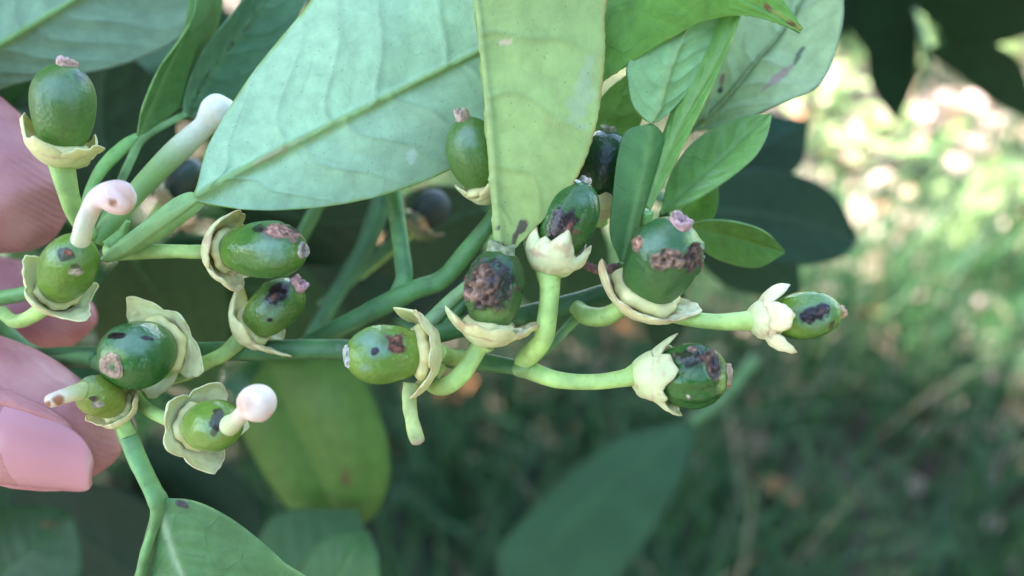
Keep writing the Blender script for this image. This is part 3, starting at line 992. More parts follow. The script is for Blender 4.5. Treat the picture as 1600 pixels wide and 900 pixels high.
nail = mesh_obj("thumbnail", P.reshape(-1, 3), grid_faces(nu, nv), M_NAIL, hand, C.reshape(-1, 3))
so = nail.modifiers.new("thickness", 'SOLIDIFY'); so.thickness = 0.0005; so.offset = 0

# fold of skin round the nail
rimp = np.vstack((P[30:4:-1, 0], P[2, 2:-2:3], P[4:31, -1])) - nz_ * 0.0001
tq = np.linspace(0, 1, len(rimp))
rimp = spline(np.c_[rimp * 1e4, 0 * tq, 0 * tq], 90)[:, :3] / 1e4
v, f, tt = tube_world(rimp, 0.0014 * np.clip(np.sin(np.pi * np.linspace(0, 1, 90)), 0, 1) ** 0.6 + 0.00005, 14, 1.0, 0.15, 1.0)
mesh_obj("nail_fold", v, f, M_SKIN, hand)

# ------------------------------------------------------------------ twig held in the fingers (left cluster)
UND = (0.385, 0.585, 0.36)         # pale leaf underside
MIDG = (0.12, 0.27, 0.07)
DKG = (0.055, 0.15, 0.05)

tw1 = thing("citrus_twig", "leafy citrus twig with young fruitlets pinched by the thumb and fingertips", "twig", W([(170, 395, 8)])[0], "twigs of the fruiting branch")
tubes("stem", tw1, [
    ([(150, 372, 8, 16), (110, 420, 10, 15), (50, 455, 12, 14), (-40, 470, 14, 14)], (0.13, 0.28, 0.08)),
    ([(230, 585, 13, 12), (190, 590, 11, 14), (185, 640, 6, 16), (203, 690, 3.5, 18), (224, 738, 2.5, 18), (238, 766, 2.5, 18), (246, 784, 2.5, 20), (246, 800, 2.8, 14), (238, 830, 3.5, 10), (226, 868, 4.5, 10), (216, 920, 6, 10)], (0.13, 0.27, 0.09)),
    ([(150, 565, 15, 13), (200, 588, 13, 13), (260, 590, 12, 12), (300, 578, 11, 12)], (0.14, 0.28, 0.09)),
    ([(-40, 470, 14, 14), (10, 520, 20, 14), (60, 555, 20, 14), (150, 562, 16, 15)], (0.10, 0.22, 0.07)),
    ([(168, 385, 6.5, 12), (190, 365, 7.5, 9), (200, 345, 7, 5)], (0.20, 0.35, 0.10)),
])
fruit(tw1, "smooth oval fruitlet standing upright with a pink ragged tip", (97, 224, 0.5), (103, 101, -2.5), 107, col=(0.070, 0.165, 0.050), col2=(0.10, 0.21, 0.05), shape=(0.56, 0.66, 0.30),
      spots=[('bloom', 95, 140, 40, 26, 0, 0.55), ('halo', 128, 120, 16, 10, 30, 0.8), ('tan', 150, 135, 3, 16, -20, 0.6)],
      calyx=dict(r=86, h=1.5, rp=17, lobes=[(8, 5.6, 40, 82), (80, 3.0, 45, 55), (165, 4.6, 42, 28), (222, 3.2, 36, 80), (300, 3.2, 36, 75)], brown=0.35, col=(0.62, 0.61, 0.26)),
      scar=dict(r=17, h=0.8, col=(0.66, 0.42, 0.34), core=(0.40, 0.22, 0.13)), ped=[(106, 300, 2, 17), (118, 335, 4, 15), (140, 370, 7, 14)], rough=0.36)
fruit(tw1, "round fruitlet with two small scabs and a bent pink style", (92, 452, 2), (124, 378, -5.5), 92, col=(0.10, 0.23, 0.04), col2=(0.16, 0.28, 0.05), shape=(0.50, 0.66, 0.36),
      spots=[('bloom', 108, 398, 34, 20, 0, 0.45), ('purple', 104, 398, 15, 11, 0, 0.8), ('rust', 107, 395, 7, 5), ('pale', 120, 425, 11, 7, 10), ('purple', 116, 416, 8, 4, 0, 0.7)],
      calyx=dict(r=80, h=1.8, rp=14, lobes=[(20, 5.5, 42, 65), (95, 4.2, 50, 60), (170, 5.2, 42, 30), (235, 3.5, 36, 60), (310, 3.5, 36, 60)], brown=0.2, col=(0.62, 0.64, 0.30)),
      style=dict(path=[(121, 388, -4.5, 19), (127, 370, -5.5, 17), (136, 340, -6, 16.5), (150, 315, -6.5, 18), (165, 308, -7, 22), (182, 309, -7.5, 28), (198, 312, -7.6, 25), (209, 314, -7.4, 14), (213, 315, -7.3, 3)],
                 c0=(0.62, 0.62, 0.38), c1=(0.80, 0.60, 0.54), rust=0.5, pits=[(175, 316, 9)]), ped=[(50, 494, 5, 12), (22, 502, 7, 11), (2, 488, 10, 11)])
fruit(tw1, "fruitlet lying sideways with a broad pinkish scab and ring at its tip", (360, 391, 2), (474, 391, -2.5), 89, col=(0.055, 0.155, 0.040), col2=(0.13, 0.26, 0.055), shape=(0.55, 0.62, 0.24),
      spots=[('bloom', 425, 388, 30, 26, 0, 0.65), ('halo', 440, 365, 44, 16, 10, 0.9), ('pink', 440, 363, 27, 13, 12), ('purple', 405, 357, 12, 6, 0, 0.8), ('purple', 460, 358, 10, 6, 40, 0.8), ('crust', 446, 368, 5, 3)],
      calyx=dict(r=80, h=1.6, rp=12, lobes=[(5, 4.6, 44, 62), (80, 1.6, 44, 70), (175, 4.6, 44, 62), (230, 3, 36, 60), (300, 3, 36, 60)], brown=0.55, col=(0.62, 0.60, 0.27)),
      scar=dict(r=12, h=0.3, col=(0.44, 0.37, 0.29), core=(0.16, 0.12, 0.09)), ped=[(318, 394, 3.5, 11.5), (270, 393, 4.5, 11), (215, 393, 6, 12), (170, 394, 7.5, 14)])
fruit(tw1, "plump dark fruitlet facing out with a round brown tip scar and two grey nicks", (246, 541, 7), (173, 572, -2.5), 108, col=(0.030, 0.120, 0.032), col2=(0.05, 0.16, 0.04), shape=(0.50, 0.70, 0.26),
      spots=[('bloom', 205, 535, 40, 24, 10, 0.55), ('lime', 178, 556, 22, 14, 0, 0.7), ('purple', 183, 524, 17, 5, -8), ('purple', 229, 528, 12, 4, 10), ('purple', 188, 577, 9, 6, 30)],
      calyx=dict(r=92, h=1.6, rp=13, phi=20, lobes=[(100, 2.0, 40, 20), (165, 5.4, 38, 22), (228, 5.0, 40, 20), (300, 5.2, 40, 15), (25, 4.5, 40, 20)], brown=0.3, col=(0.58, 0.62, 0.30)),
      scar=dict(r=18, h=0.12, col=(0.45, 0.31, 0.20), core=(0.12, 0.08, 0.05)), ped=[(262, 572, 9, 12), (262, 590, 11, 12)], rough=0.22)
fruit(tw1, "small olive fruitlet half hidden, with a short pale style end", (178, 632, 3.5), (131, 605, -2.5), 68, col=(0.17, 0.25, 0.05), col2=(0.24, 0.30, 0.07), shape=(0.5, 0.7, 0.4),
      spots=[('bloom', 138, 590, 14, 10, 0, 0.5), ('pale', 153, 631, 10, 6), ('crust', 147, 622, 7, 4)],
      calyx=dict(r=62, h=1.5, rp=13, lobes=[(20, 2.0, 40, 60), (90, 2.4, 46, 70), (165, 2.6, 42, 60), (230, 2.2, 38, 50), (300, 2.2, 38, 50)], brown=0.6, col=(0.62, 0.57, 0.26)),
      style=dict(path=[(140, 609, -1, 17), (122, 612, -3, 14), (104, 618, -4, 12.5), (88, 623, -4.5, 12.5), (76, 627, -4.8, 10), (71, 629, -4.9, 4)], c0=(0.45, 0.52, 0.18), c1=(0.74, 0.62, 0.46), rust=1.0, pits=[(92, 625, 12), (74, 632, 8)]),
      ped=[(190, 655, 3.5, 14), (200, 682, 3.5, 15)])
fruit(tw1, "small round fruitlet tilted out with a straight style and white knob", (312, 665, 2.5), (358, 664, -4.5), 82, col=(0.13, 0.25, 0.05), col2=(0.20, 0.30, 0.07), shape=(0.48, 0.76, 0.36),
      spots=[('bloom', 335, 668, 14, 20, 0, 0.4), ('purple', 340, 655, 12, 15, 20, 0.85), ('purple', 334, 674, 5, 7, 20, 0.7)],
      calyx=dict(r=82, h=1.6, rp=12, phi=25, lobes=[(330, 5.0, 42, 55), (45, 4.0, 42, 55), (110, 2.6, 42, 40), (180, 5.2, 42, 45), (255, 4.2, 42, 35)], brown=0.25, col=(0.60, 0.62, 0.30)),
      style=dict(path=[(352, 668, -3.5, 17), (366, 660, -5.5, 14), (378, 648, -7, 13), (386, 641, -8, 15), (393, 635, -8.8, 24), (402, 629, -9.8, 29), (408, 626, -10.8, 24), (410, 625, -11.4, 10), (411, 624, -11.6, 2)],
                 c0=(0.55, 0.60, 0.30), c1=(0.82, 0.66, 0.54), rust=0.45), ped=[(262, 655, 4, 11), (228, 637, 6, 10.5), (205, 612, 9, 11)])
fruit(tw1, "fruitlet with a sunken purple brown blotch and pink stub, behind the sideways one", (400, 507, 11), (466, 446, 8.5), 76, col=(0.075, 0.17, 0.045), col2=(0.15, 0.26, 0.06), shape=(0.52, 0.7, 0.26),
      spots=[('bloom', 420, 485, 22, 22, 0, 0.5), ('halo', 433, 458, 30, 20, -35, 0.9), ('purple', 434, 458, 23, 13, -30), ('rust', 430, 462, 10, 5, -30, 0.6), ('purple', 422, 500, 6, 4)],
      calyx=dict(r=72, h=1.6, rp=12, lobes=[(10, 5.8, 42, 62), (85, 2.4, 46, 60), (170, 5.6, 40, 25), (230, 3, 36, 60), (300, 3.5, 36, 60)], brown=0.35, col=(0.60, 0.59, 0.27)),
      scar=dict(r=13, h=1.0, col=(0.60, 0.33, 0.32), core=(0.4, 0.2, 0.18)), ped=[(352, 552, 11, 12), (320, 567, 11.5, 12), (288, 582, 12, 13), (255, 590, 12.5, 13)])
# young pistil with a white stigma
v, f, tt = tube_geo([(150, 378, 8, 13), (180, 340, 8.5, 15), (225, 287, 9, 18), (268, 243, 9.5, 20), (300, 214, 10, 19), (318, 198, 10, 18), (327, 188, 10, 22), (338, 177, 10, 29), (350, 168, 10, 28), (360, 161, 10, 16), (363, 158, 10, 3)], n=70, k=26, seed=4)
kk = sm(0.45, 0.86, tt)[:, None]
tag(mesh_obj("pistil", v, f, M_STYLE, tw1, (np.array((0.26, 0.42, 0.14)) * (1 - kk) + np.array((0.66, 0.66, 0.52)) * kk) * (1 + 0.08 * fbm(v * 300, 3))[:, None]), "white knobbed young pistil rising beside the big leaf")
# big pale leaf and its petiole
leaf(tw1, [(308, 309, 3), (400, 258, 4.5), (520, 196, 6), (640, 134, 8), (745, 82, 10), (860, 20, 12), (960, -40, 14)],
     [(306, 305, 3), (322, 235, 4.5), (360, 165, 6), (405, 100, 7), (470, 22, 8), (545, -70, 9), (700, -150, 12), (860, -120, 13), (960, -41, 14)],
     [(312, 316, 3), (380, 327, 4), (450, 328, 5), (530, 320, 6.5), (610, 302, 8.5), (690, 272, 11), (770, 225, 13.5), (880, 110, 14), (962, -39, 14)],
     UND, vein=(0.25, 0.40, 0.13), front='under', nu=170, nv=121, veins=7, ridge=0.75, quilt=0.45, bulge=1.0, rim=(0.25, 0.38, 0.08), fold_shade=0.93,
     blotch=[(430, 240, 55, 5, -29, (0.42, 0.34, 0.22), 0.55), (643, 245, 7, 12, 20, (0.48, 0.62, 0.50), 0.8), (575, 170, 26, 2.5, -60, (0.36, 0.50, 0.34), 0.5)],
     label="big pale leaf seen from below, with a raised midrib", vcurve=0.17)
leaf(tw1, [(168, 405, 4.5), (200, 384, 3.2), (240, 356, 2.6), (280, 330, 2.4), (314, 309, 3)],
     [(163, 402, 4.5), (186, 376, 3.8), (222, 348, 3.4), (268, 312, 3.2), (296, 300, 3.2), (312, 306, 3)],
     [(172, 410, 4.5), (206, 398, 4.2), (250, 374, 4.0), (296, 342, 3.8), (318, 322, 3.4), (316, 311, 3)],
     (0.27, 0.45, 0.17), vein=(0.30, 0.46, 0.17), front='under', veins=0, name="petiole", ridge=0.9, quilt=0.0, bulge=0.5, thick=1.2, rim=(0.32, 0.48, 0.20))
# slim upright leaf and the leaf behind it
leaf(tw1, [(214, 213, 14), (235, 160, 15), (268, 90, 16), (292, 30, 17), (300, -60, 18)],
     [(213, 212, 14), (222, 165, 12), (248, 105, 13), (280, 60, 14), (303, 10, 15), (298, -62, 17)],
     [(216, 213, 14), (265, 178, 20), (300, 140, 25), (330, 60, 27), (345, -10, 27), (305, -62, 19)],
     (0.075, 0.19, 0.045), vein=(0.14, 0.27, 0.08), veins=6, rim=(0.22, 0.38, 0.11), label="slim upright leaf with a light rolled edge", quilt=0.15)
tubes("petiole", tw1, [([(118, 372, 10, 9), (140, 300, 11, 10), (165, 258, 12, 14), (195, 228, 13, 13), (215, 211, 14, 6)], (0.16, 0.32, 0.09), (0.14, 0.30, 0.08), 0.5),
                       ([(150, 370, 10, 8), (200, 258, 16, 9), (225, 215, 18, 8), (290, 178, 22, 7)], (0.16, 0.30, 0.10), None, 0.6)])
leaf(tw1, [(290, 182, 24), (330, 110, 25), (400, 20, 26), (460, -60, 27)],
     [(288, 180, 22), (292, 140, 22), (318, 80, 22), (365, 20, 23), (420, -50, 25), (460, -62, 27)],
     [(295, 184, 24), (360, 170, 26), (420, 110, 27), (470, 20, 27), (490, -40, 27), (462, -60, 27)],
     (0.10, 0.22, 0.10), vein=(0.15, 0.28, 0.12), veins=6, rim=(0.24, 0.40, 0.20), front='under', label="grey green leaf standing behind the slim one")
# low leaf on its short stem
leaf(tw1, [(246, 780, 2.5), (255, 815, 3), (268, 860, 3.5), (295, 930, 4), (330, 1010, 5)],
     [(243, 782, 2.5), (228, 830, 5), (220, 870, 7), (215, 930, 8), (325, 1010, 5)],
     [(252, 777, 2.5), (300, 783, 1.5), (350, 806, 1), (400, 842, 1), (440, 878, 1), (480, 925, 2), (335, 1011, 5)],
     (0.085, 0.205, 0.07), vein=(0.32, 0.45, 0.26), veins=7, rim=(0.25, 0.40, 0.14), label="green leaf hanging below the thumb from a short stem", ridge=0.4, quilt=0.18,
     blotch=[(284, 787, 9, 5, 20, (0.05, 0.03, 0.05), 0.9), (225, 880, 4, 4, 0, (0.07, 0.05, 0.04), 0.8)])

# ------------------------------------------------------------------ fruiting twig in the middle
tw2 = thing("citrus_twig", "bare dark green twig carrying the four scabbed fruitlets between both leaf groups", "twig", W([(300, 550, 14)])[0], "twigs of the fruiting branch")
tubes("stem", tw2, [
    ([(60, 556, 20, 15), (160, 555, 17, 17), (300, 551, 14, 18), (430, 547, 12, 18), (540, 547, 10, 18), (640, 553, 9, 17), (740, 565, 8, 17), (812, 575, 7, 15), (826, 576, 6.5, 13)], DARK_STEM, (0.06, 0.15, 0.045)),
    ([(785, 395, 0, 9), (768, 420, 5, 10), (735, 445, 9, 11), (700, 476, 11, 13), (665, 512, 11, 15), (620, 545, 11, 13)], (0.24, 0.38, 0.15), (0.14, 0.26, 0.12)),
    ([(925, 470, 11, 8), (895, 502, 12, 9), (860, 540, 9, 9), (825, 565, 8, 10)], (0.15, 0.28, 0.10)),
    ([(800, 575, 7.4, 12), (812, 576, 6.6, 16), (824, 576, 6.0, 16), (838, 579, 5.8, 11)], (0.22, 0.36, 0.12)),
    ([(708, 562, 8.4, 12), (720, 562, 7.6, 19), (730, 563, 7.6, 12)], (0.16, 0.28, 0.10)),
])
fruit(tw2, "light green fruitlet lying sideways with a white tip ring and torn calyx", (648, 551, 0), (541, 557, -3.5), 92, col=(0.115, 0.235, 0.045), col2=(0.17, 0.28, 0.055), shape=(0.50, 0.74, 0.30),
      spots=[('bloom', 572, 530, 22, 14, -10, 0.75), ('bloom', 592, 548, 22, 16, 0, 0.75), ('purple', 587, 549, 8, 7), ('halo', 615, 535, 24, 16, 10, 0.7), ('rust', 620, 536, 17, 15), ('crust', 620, 536, 8, 8, 0, 0.8), ('bloom', 570, 575, 12, 7, 0, 0.5)],
      calyx=dict(r=88, h=1.6, rp=13, phi=30, lobes=[(185, 6.2, 30, 72), (148, 4.5, 34, 30), (85, 2.0, 46, 25), (15, 4.6, 44, 55), (270, 3.5, 50, 40)], brown=0.45, col=(0.62, 0.62, 0.27), th=0.6),
      scar=dict(r=16, h=0.25, col=(0.58, 0.58, 0.48), core=(0.28, 0.30, 0.16)), ped=[(698, 556, 4, 13), (722, 560, 7, 13)], disc=1.25, rough=0.25)
# leftover strap hanging from that calyx
v, f, tt = tube_geo([(642, 598, 0, 14), (640, 615, -0.2, 11), (641, 640, -0.4, 11), (646, 665, -0.6, 12), (651, 684, -0.8, 13), (654, 692, -0.8, 10), (655, 695, -0.8, 2)], n=50, k=20, flat=0.45, lump=0.16, seed=9)
cs = np.array((0.40, 0.47, 0.16)) * (1 + 0.3 * fbm(v * 700, 4))[:, None]
e_ = sm(0.86, 0.97, tt)[:, None] * 0.7
strap = mesh_obj("stamen_strap", v, f, M_CALYX, tw2, cs * (1 - e_) + np.array((0.40, 0.25, 0.20)) * e_)
tag(strap, "torn yellow green strap hanging below a calyx")
fruit(tw2, "dark fruitlet with a big brown crusted crater on its face", (765, 502, 0), (784, 390, -1.2), 91, col=(0.028, 0.085, 0.034), col2=(0.075, 0.16, 0.045), shape=(0.52, 0.68, 0.34),
      spots=[('halo', 762, 445, 44, 48, 0, 0.9), ('purple', 770, 450, 36, 44, 15, 0.75), ('lime', 770, 492, 30, 12, 0, 0.4), ('crust', 757, 447, 27, 34, 12), ('tan', 741, 458, 12, 16, 15, 0.9), ('tan', 754, 430, 7, 14, 20, 0.8), ('purple', 768, 438, 8, 14, 10, 0.85), ('crust', 806, 450, 5, 6, 0, 0.7)],
      calyx=dict(r=78, h=1.5, rp=14, phi=25, lobes=[(15, 4.6, 42, 48), (75, 2.2, 40, 40), (118, 2.6, 34, 50), (180, 5.6, 34, 32), (270, 3.5, 60, 50)], brown=0.6, col=(0.58, 0.58, 0.26)),
      scar=dict(r=20, h=0.9, col=(0.28, 0.34, 0.18), core=(0.25, 0.25, 0.14)), ped=[(749, 543, 0.8, 14.5), (737, 562, 0.6, 14.5), (721, 585, 0.6, 15), (700, 601, 1.0, 14.5), (680, 603, 3, 13), (672, 592, 6, 13), (690, 566, 8.5, 13)], disc=1.2, rough=0.22)
fruit(tw2, "glossy fruitlet with a black sunken blotch in a toothed cup", (868, 388, 0.8), (914, 284, -1), 88, col=(0.028, 0.10, 0.034), col2=(0.05, 0.14, 0.035), shape=(0.52, 0.72, 0.22),
      spots=[('bloom', 912, 312, 16, 12, 0, 0.3), ('purple', 876, 352, 26, 30, 20), ('rust', 888, 358, 4, 17, 20), ('rust', 899, 362, 6, 4)],
      calyx=dict(r=84, h=2.2, rp=16, phi=60, lobes=[(20, 3.0, 30, 88), (62, 1.2, 24, 88), (100, 3.3, 26, 92), (160, 2.8, 26, 85), (225, 3, 34, 88), (300, 3, 34, 88)], brown=0.55, col=(0.58, 0.61, 0.30), rim=1.9, th=0.7),
      scar=dict(r=9, h=0.6, col=(0.62, 0.52, 0.42)), ped=[(858, 450, 0, 16), (854, 500, 0, 15.5), (847, 535, 1.5, 15), (824, 560, 5.5, 16), (816, 574, 7, 14)], disc=0.9, rough=0.2)
fruit(tw2, "ribbed dark fruitlet hanging out sideways with a brown pit near its tip", (1032, 586, 0.4), (1137, 586, -1.2), 100, col=(0.026, 0.105, 0.026), col2=(0.035, 0.125, 0.03), shape=(0.48, 0.68, 0.30), ribs=0.035,
      spots=[('halo', 1095, 560, 36, 26, 30, 0.9), ('purple', 1075, 560, 22, 14, 10, 0.7), ('crust', 1108, 570, 12, 24, -20), ('purple', 1118, 577, 7, 18, -20, 0.6), ('tan', 1080, 546, 7, 5), ('pale', 1053, 578, 3, 4), ('pale', 1075, 621, 4, 5), ('lime', 1128, 600, 8, 20, 0, 0.7), ('crust', 1055, 556, 6, 4, 0, 0.6)],
      calyx=dict(r=74, h=3.0, rp=12, phi=48, lobes=[(2, 4.4, 36, 45), (75, 3.6, 40, 62), (180, 4.8, 34, 58), (130, 1.5, 30, 60), (250, 3.5, 40, 60), (310, 3.5, 36, 60)], brown=0.6, col=(0.56, 0.60, 0.28), rim=1.0),
      scar=dict(r=18, h=0.5, col=(0.50, 0.34, 0.20), core=(0.35, 0.30, 0.12)), ped=[(975, 592, 0.6, 14), (930, 597, 1.2, 12), (880, 595, 2.8, 12.5), (845, 585, 5, 14), (820, 574, 7, 15)], disc=0.5, rough=0.16)
# hanging leaf, folded along its midrib
leaf(tw2, [(783, 388, -1.2), (777, 330, -2.2), (770, 240, -3.5), (762, 150, -4), (752, 60, -4), (742, -40, -3.5), (735, -130, -3)],
     [(779, 387, -1), (772, 330, 2), (766, 240, 7), (762, 150, 9), (755, 60, 10), (745, -40, 10), (735, -132, -2)],
     [(795, 397, -1), (826, 366, -1.5), (868, 322, -2.5), (905, 270, -3), (930, 200, -3), (942, 120, -2.5), (944, 40, -2), (930, -60, -2), (740, -131, -3)],
     (0.33, 0.455, 0.15), vein=(0.35, 0.46, 0.17), front='under', nu=150, nv=111, veins=5, ridge=0.55, quilt=0.35, bulge=0.8, rim=(0.38, 0.32, 0.09),
     blotch=[(814, 356, 7, 22, 32, (0.09, 0.06, 0.06), 0.9), (803, 376, 4, 9, 20, (0.09, 0.06, 0.05), 0.8), (778, 357, 3, 6, 0, (0.05, 0.05, 0.05), 0.9), (790, 66, 12, 4, -5, (0.62, 0.46, 0.32), 0.8), (868, 195, 22, 8, 10, (0.33, 0.38, 0.14), 0.5), (786, 384, 14, 3, 12, (0.25, 0.08, 0.06), 0.9),
             (930, 100, 3, 40, 3, (0.40, 0.36, 0.15), 0.4), (910, 150, 20, 55, 12, (0.36, 0.45, 0.30), 0.5)],
     label="upright leaf folded along its midrib with a brown scratch near its base", vcurve=-0.16, serr=0.12)

# ------------------------------------------------------------------ leafy twig to the right of it
tw3 = thing("citrus_twig", "citrus twig with winged leaf stalks and two fruitlets beside the dried brown bract", "twig", W([(700, 517, 11)])[0], "twigs of the fruiting branch")
tubes("stem", tw3, [
    ([(590, 552, 12, 16), (690, 519, 11, 18), (760, 503, 10.5, 18), (830, 490, 10, 18), (900, 473, 10, 18), (955, 458, 10.5, 18), (1000, 440, 12, 16), (1030, 390, 13, 13), (1040, 330, 14, 10)], DARK_STEM, (0.05, 0.13, 0.045)),
    ([(690, 515, 11, 12), (760, 430, 10, 12), (800, 330, 9, 12), (830, 200, 9, 12), (860, 40, 9, 11), (880, -60, 9, 10)], DARK_STEM, (0.05, 0.13, 0.045)),
    ([(975, 408, 4.5, 9), (968, 435, 7, 10), (958, 458, 10, 11)], (0.15, 0.30, 0.10)),
    ([(1012, 330, 6, 11), (1005, 380, 9, 12), (992, 430, 11, 12)], (0.15, 0.32, 0.09)),
])
fruit(tw3, "largest dark green fruitlet with two brown scabs and a pink tip stub", (1013, 447, 2.5), (1064, 350, -4), 116, col=(0.030, 0.105, 0.040), col2=(0.05, 0.14, 0.04), shape=(0.50, 0.78, 0.26),
      spots=[('bloom', 1020, 378, 24, 20, -20, 0.45), ('lime', 1085, 372, 16, 22, -30, 0.7), ('tan', 1043, 404, 25, 15, -8, 0.95), ('crust', 1040, 405, 17, 8, 0, 0.6), ('crust', 1083, 402, 16, 21, 15), ('purple', 1082, 402, 6, 8), ('pink', 997, 383, 8, 14, 15, 0.9)],
      calyx=dict(r=112, h=2.0, rp=15, phi=35, lobes=[(18, 7.0, 34, 62), (70, 2.6, 36, 40), (165, 5.0, 40, 40), (125, 2.2, 36, 45), (250, 4, 50, 60)], brown=0.6, col=(0.60, 0.57, 0.28), th=0.7),
      scar=dict(r=17, h=1.0, col=(0.55, 0.34, 0.32), core=(0.22, 0.13, 0.11)), ped=[(976, 478, 3.5, 14), (945, 495, 4.5, 15), (918, 494, 6.5, 15), (900, 480, 9, 12)], disc=1.3, rough=0.33)
fruit(tw3, "slender fruitlet at the twig's outer end with a ragged purple blotch", (1214, 497, -0.5), (1313, 487, -1.2), 76, col=(0.070, 0.175, 0.025), col2=(0.12, 0.23, 0.035), shape=(0.46, 0.62, 0.26),
      spots=[('bloom', 1275, 492, 34, 24, -10, 0.6), ('purple', 1275, 489, 25, 14, -20), ('crust', 1280, 488, 12, 5, -20, 0.35), ('purple', 1265, 504, 5, 4), ('purple', 1300, 507, 4, 8, 30, 0.8)],
      calyx=dict(r=58, h=1.6, rp=15, phi=25, lobes=[(8, 5.4, 34, 82), (85, 4.6, 40, 50), (165, 5.2, 24, 70), (235, 3.5, 36, 60), (300, 3.5, 36, 60)], brown=0.4, col=(0.64, 0.62, 0.32)),
      scar=dict(r=10, h=0.6, col=(0.48, 0.30, 0.18)), ped=[(1164, 501, -0.2, 15), (1120, 503, 0.5, 12.5), (1070, 497, 2, 12), (1020, 482, 6, 13), (975, 462, 10, 14)], disc=1.5, rough=0.25)
# dried bract
v, f, tt = tube_geo([(908, 412, 3, 3), (916, 415, 3, 7), (930, 420, 3, 9), (946, 421, 3.2, 8.5), (958, 418, 3.6, 7), (966, 414, 4.5, 4)], n=40, k=18, flat=0.5, lump=0.35, seed=3)
tag(mesh_obj("dried_bract", v, f, M_DRY, tw3, np.array((0.17, 0.085, 0.06)) * np.clip(1 + 0.6 * fbm(v * 1300, 4), 0.3, 1.9)[:, None]), "shrivelled dark brown bract")
# winged stalk and its blade
leaf(tw3, [(1019, 194, 5), (1012, 240, 4.5), (1000, 290, 4), (986, 350, 4), (974, 408, 4.5)],
     [(1014, 193, 5), (978, 205, 3.5), (965, 245, 3), (957, 310, 3), (953, 365, 3.5), (968, 408, 4.5)],
     [(1022, 194, 5), (1036, 210, 6.5), (1036, 240, 7), (1020, 290, 6.5), (1000, 350, 5.5), (980, 408, 4.5)],
     (0.11, 0.25, 0.075), vein=(0.20, 0.36, 0.11), veins=0, name="petiole_wing", label="broad winged leaf stalk, oval and green", ridge=-0.3, quilt=0.0, bulge=0.3, rim=(0.13, 0.27, 0.09))
leaf(tw3, [(1018, 192, 5), (1030, 160, 5.5), (1045, 110, 6), (1066, 60, 7), (1090, 10, 8), (1110, -40, 9)],
     [(1015, 192, 5), (990, 165, 4), (982, 130, 4), (981, 100, 4.5), (1000, 60, 6), (1050, -10, 8), (1108, -42, 9)],
     [(1021, 193, 5), (1050, 172, 7), (1085, 130, 8), (1110, 80, 9), (1128, 34, 10), (1135, -10, 10), (1112, -40, 9)],
     (0.26, 0.45, 0.18), vein=(0.28, 0.42, 0.16), front='under', veins=6, ridge=0.4, quilt=0.3, label="small leaf on the winged stalk, dotted pale green")
leaf(tw3, [(1012, 326, 6), (1035, 260, 6), (1070, 180, 6.5), (1110, 110, 7), (1140, 50, 8), (1165, -20, 9)],
     [(1008, 322, 6), (1018, 262, 7), (1042, 190, 8), (1070, 120, 9), (1105, 55, 10), (1163, -22, 9)],
     [(1016, 330, 6), (1050, 262, 4.5), (1085, 190, 4.5), (1115, 125, 5), (1143, 65, 6.5), (1170, -20, 9)],
     (0.19, 0.38, 0.09), vein=(0.26, 0.43, 0.13), veins=6, ridge=0.4, label="narrow bright green leaf folded lengthwise", quilt=0.25, rim=(0.30, 0.46, 0.13))
leaf(tw3, [(850, 30, 5), (940, 5, 4), (1040, -20, 4), (1140, -10, 5), (1200, 15, 6), (1253, 47, 6)],
     [(850, 40, 5), (910, 135, 6), (955, 118, 5), (1000, 88, 5), (1050, 58, 5.5), (1110, 30, 6), (1180, 25, 6), (1252, 49, 6)],
     [(850, 25, 5), (900, -80, 4), (1000, -130, 4), (1100, -110, 5), (1190, -40, 6), (1255, 45, 6)],
     (0.155, 0.34, 0.055), vein=(0.20, 0.38, 0.08), veins=8, ridge=0.45, quilt=0.3, rim=(0.24, 0.42, 0.08), serr=0.22, label="bright green leaf reaching over the others with a brown speckled tip",
     blotch=[(1200, 12, 10, 4, 35, (0.20, 0.09, 0.05), 0.9), (1236, 37, 9, 4, 35, (0.22, 0.10, 0.05), 0.9), (1248, 44, 6, 4, 30, (0.4, 0.34, 0.12), 0.9), (1215, 22, 22, 5, 30, (0.40, 0.46, 0.15), 0.6)])
leaf(tw3, [(1032, 334, 12), (1080, 290, 12.5), (1130, 245, 13), (1170, 205, 14), (1204, 178, 15)],
     [(1032, 330, 12), (1050, 265, 15), (1090, 215, 17), (1150, 185, 17), (1203, 176, 15)],
     [(1034, 336, 12), (1080, 315, 9), (1135, 280, 8), (1180, 242, 9), (1200, 205, 12), (1206, 179, 15)],
     (0.18, 0.37, 0.08), vein=(0.22, 0.40, 0.11), veins=5, ridge=0.3, quilt=0.25, rim=(0.22, 0.40, 0.14), label="grass green leaf with a pale edge above the largest fruitlet")
leaf(tw3, [(1075, 352, 18), (1110, 362, 18), (1150, 372, 18.5), (1190, 385, 19), (1226, 394, 20)],
     [(1075, 350, 18), (1110, 345, 16), (1150, 348, 15.5), (1195, 363, 16.5), (1227, 392, 20)],
     [(1076, 354, 18), (1100, 392, 19), (1140, 412, 20), (1185, 418, 20), (1226, 396, 20)],
     (0.10, 0.24, 0.045), vein=(0.13, 0.28, 0.06), veins=5, ridge=0.2, quilt=0.15, rim=(0.20, 0.38, 0.09), label="short rounded leaf beside the largest fruitlet")
leaf(tw3, [(1060, 350, 22), (1085, 322, 22), (1100, 300, 22), (1120, 270, 23)], [(1060, 348, 22), (1070, 315, 22), (1090, 290, 23), (1119, 269, 23)], [(1062, 352, 22), (1105, 350, 21), (1122, 318, 21), (1121, 271, 23)],
     (0.19, 0.36, 0.06), veins=4, label="yellow green leaf tip peeping out behind")
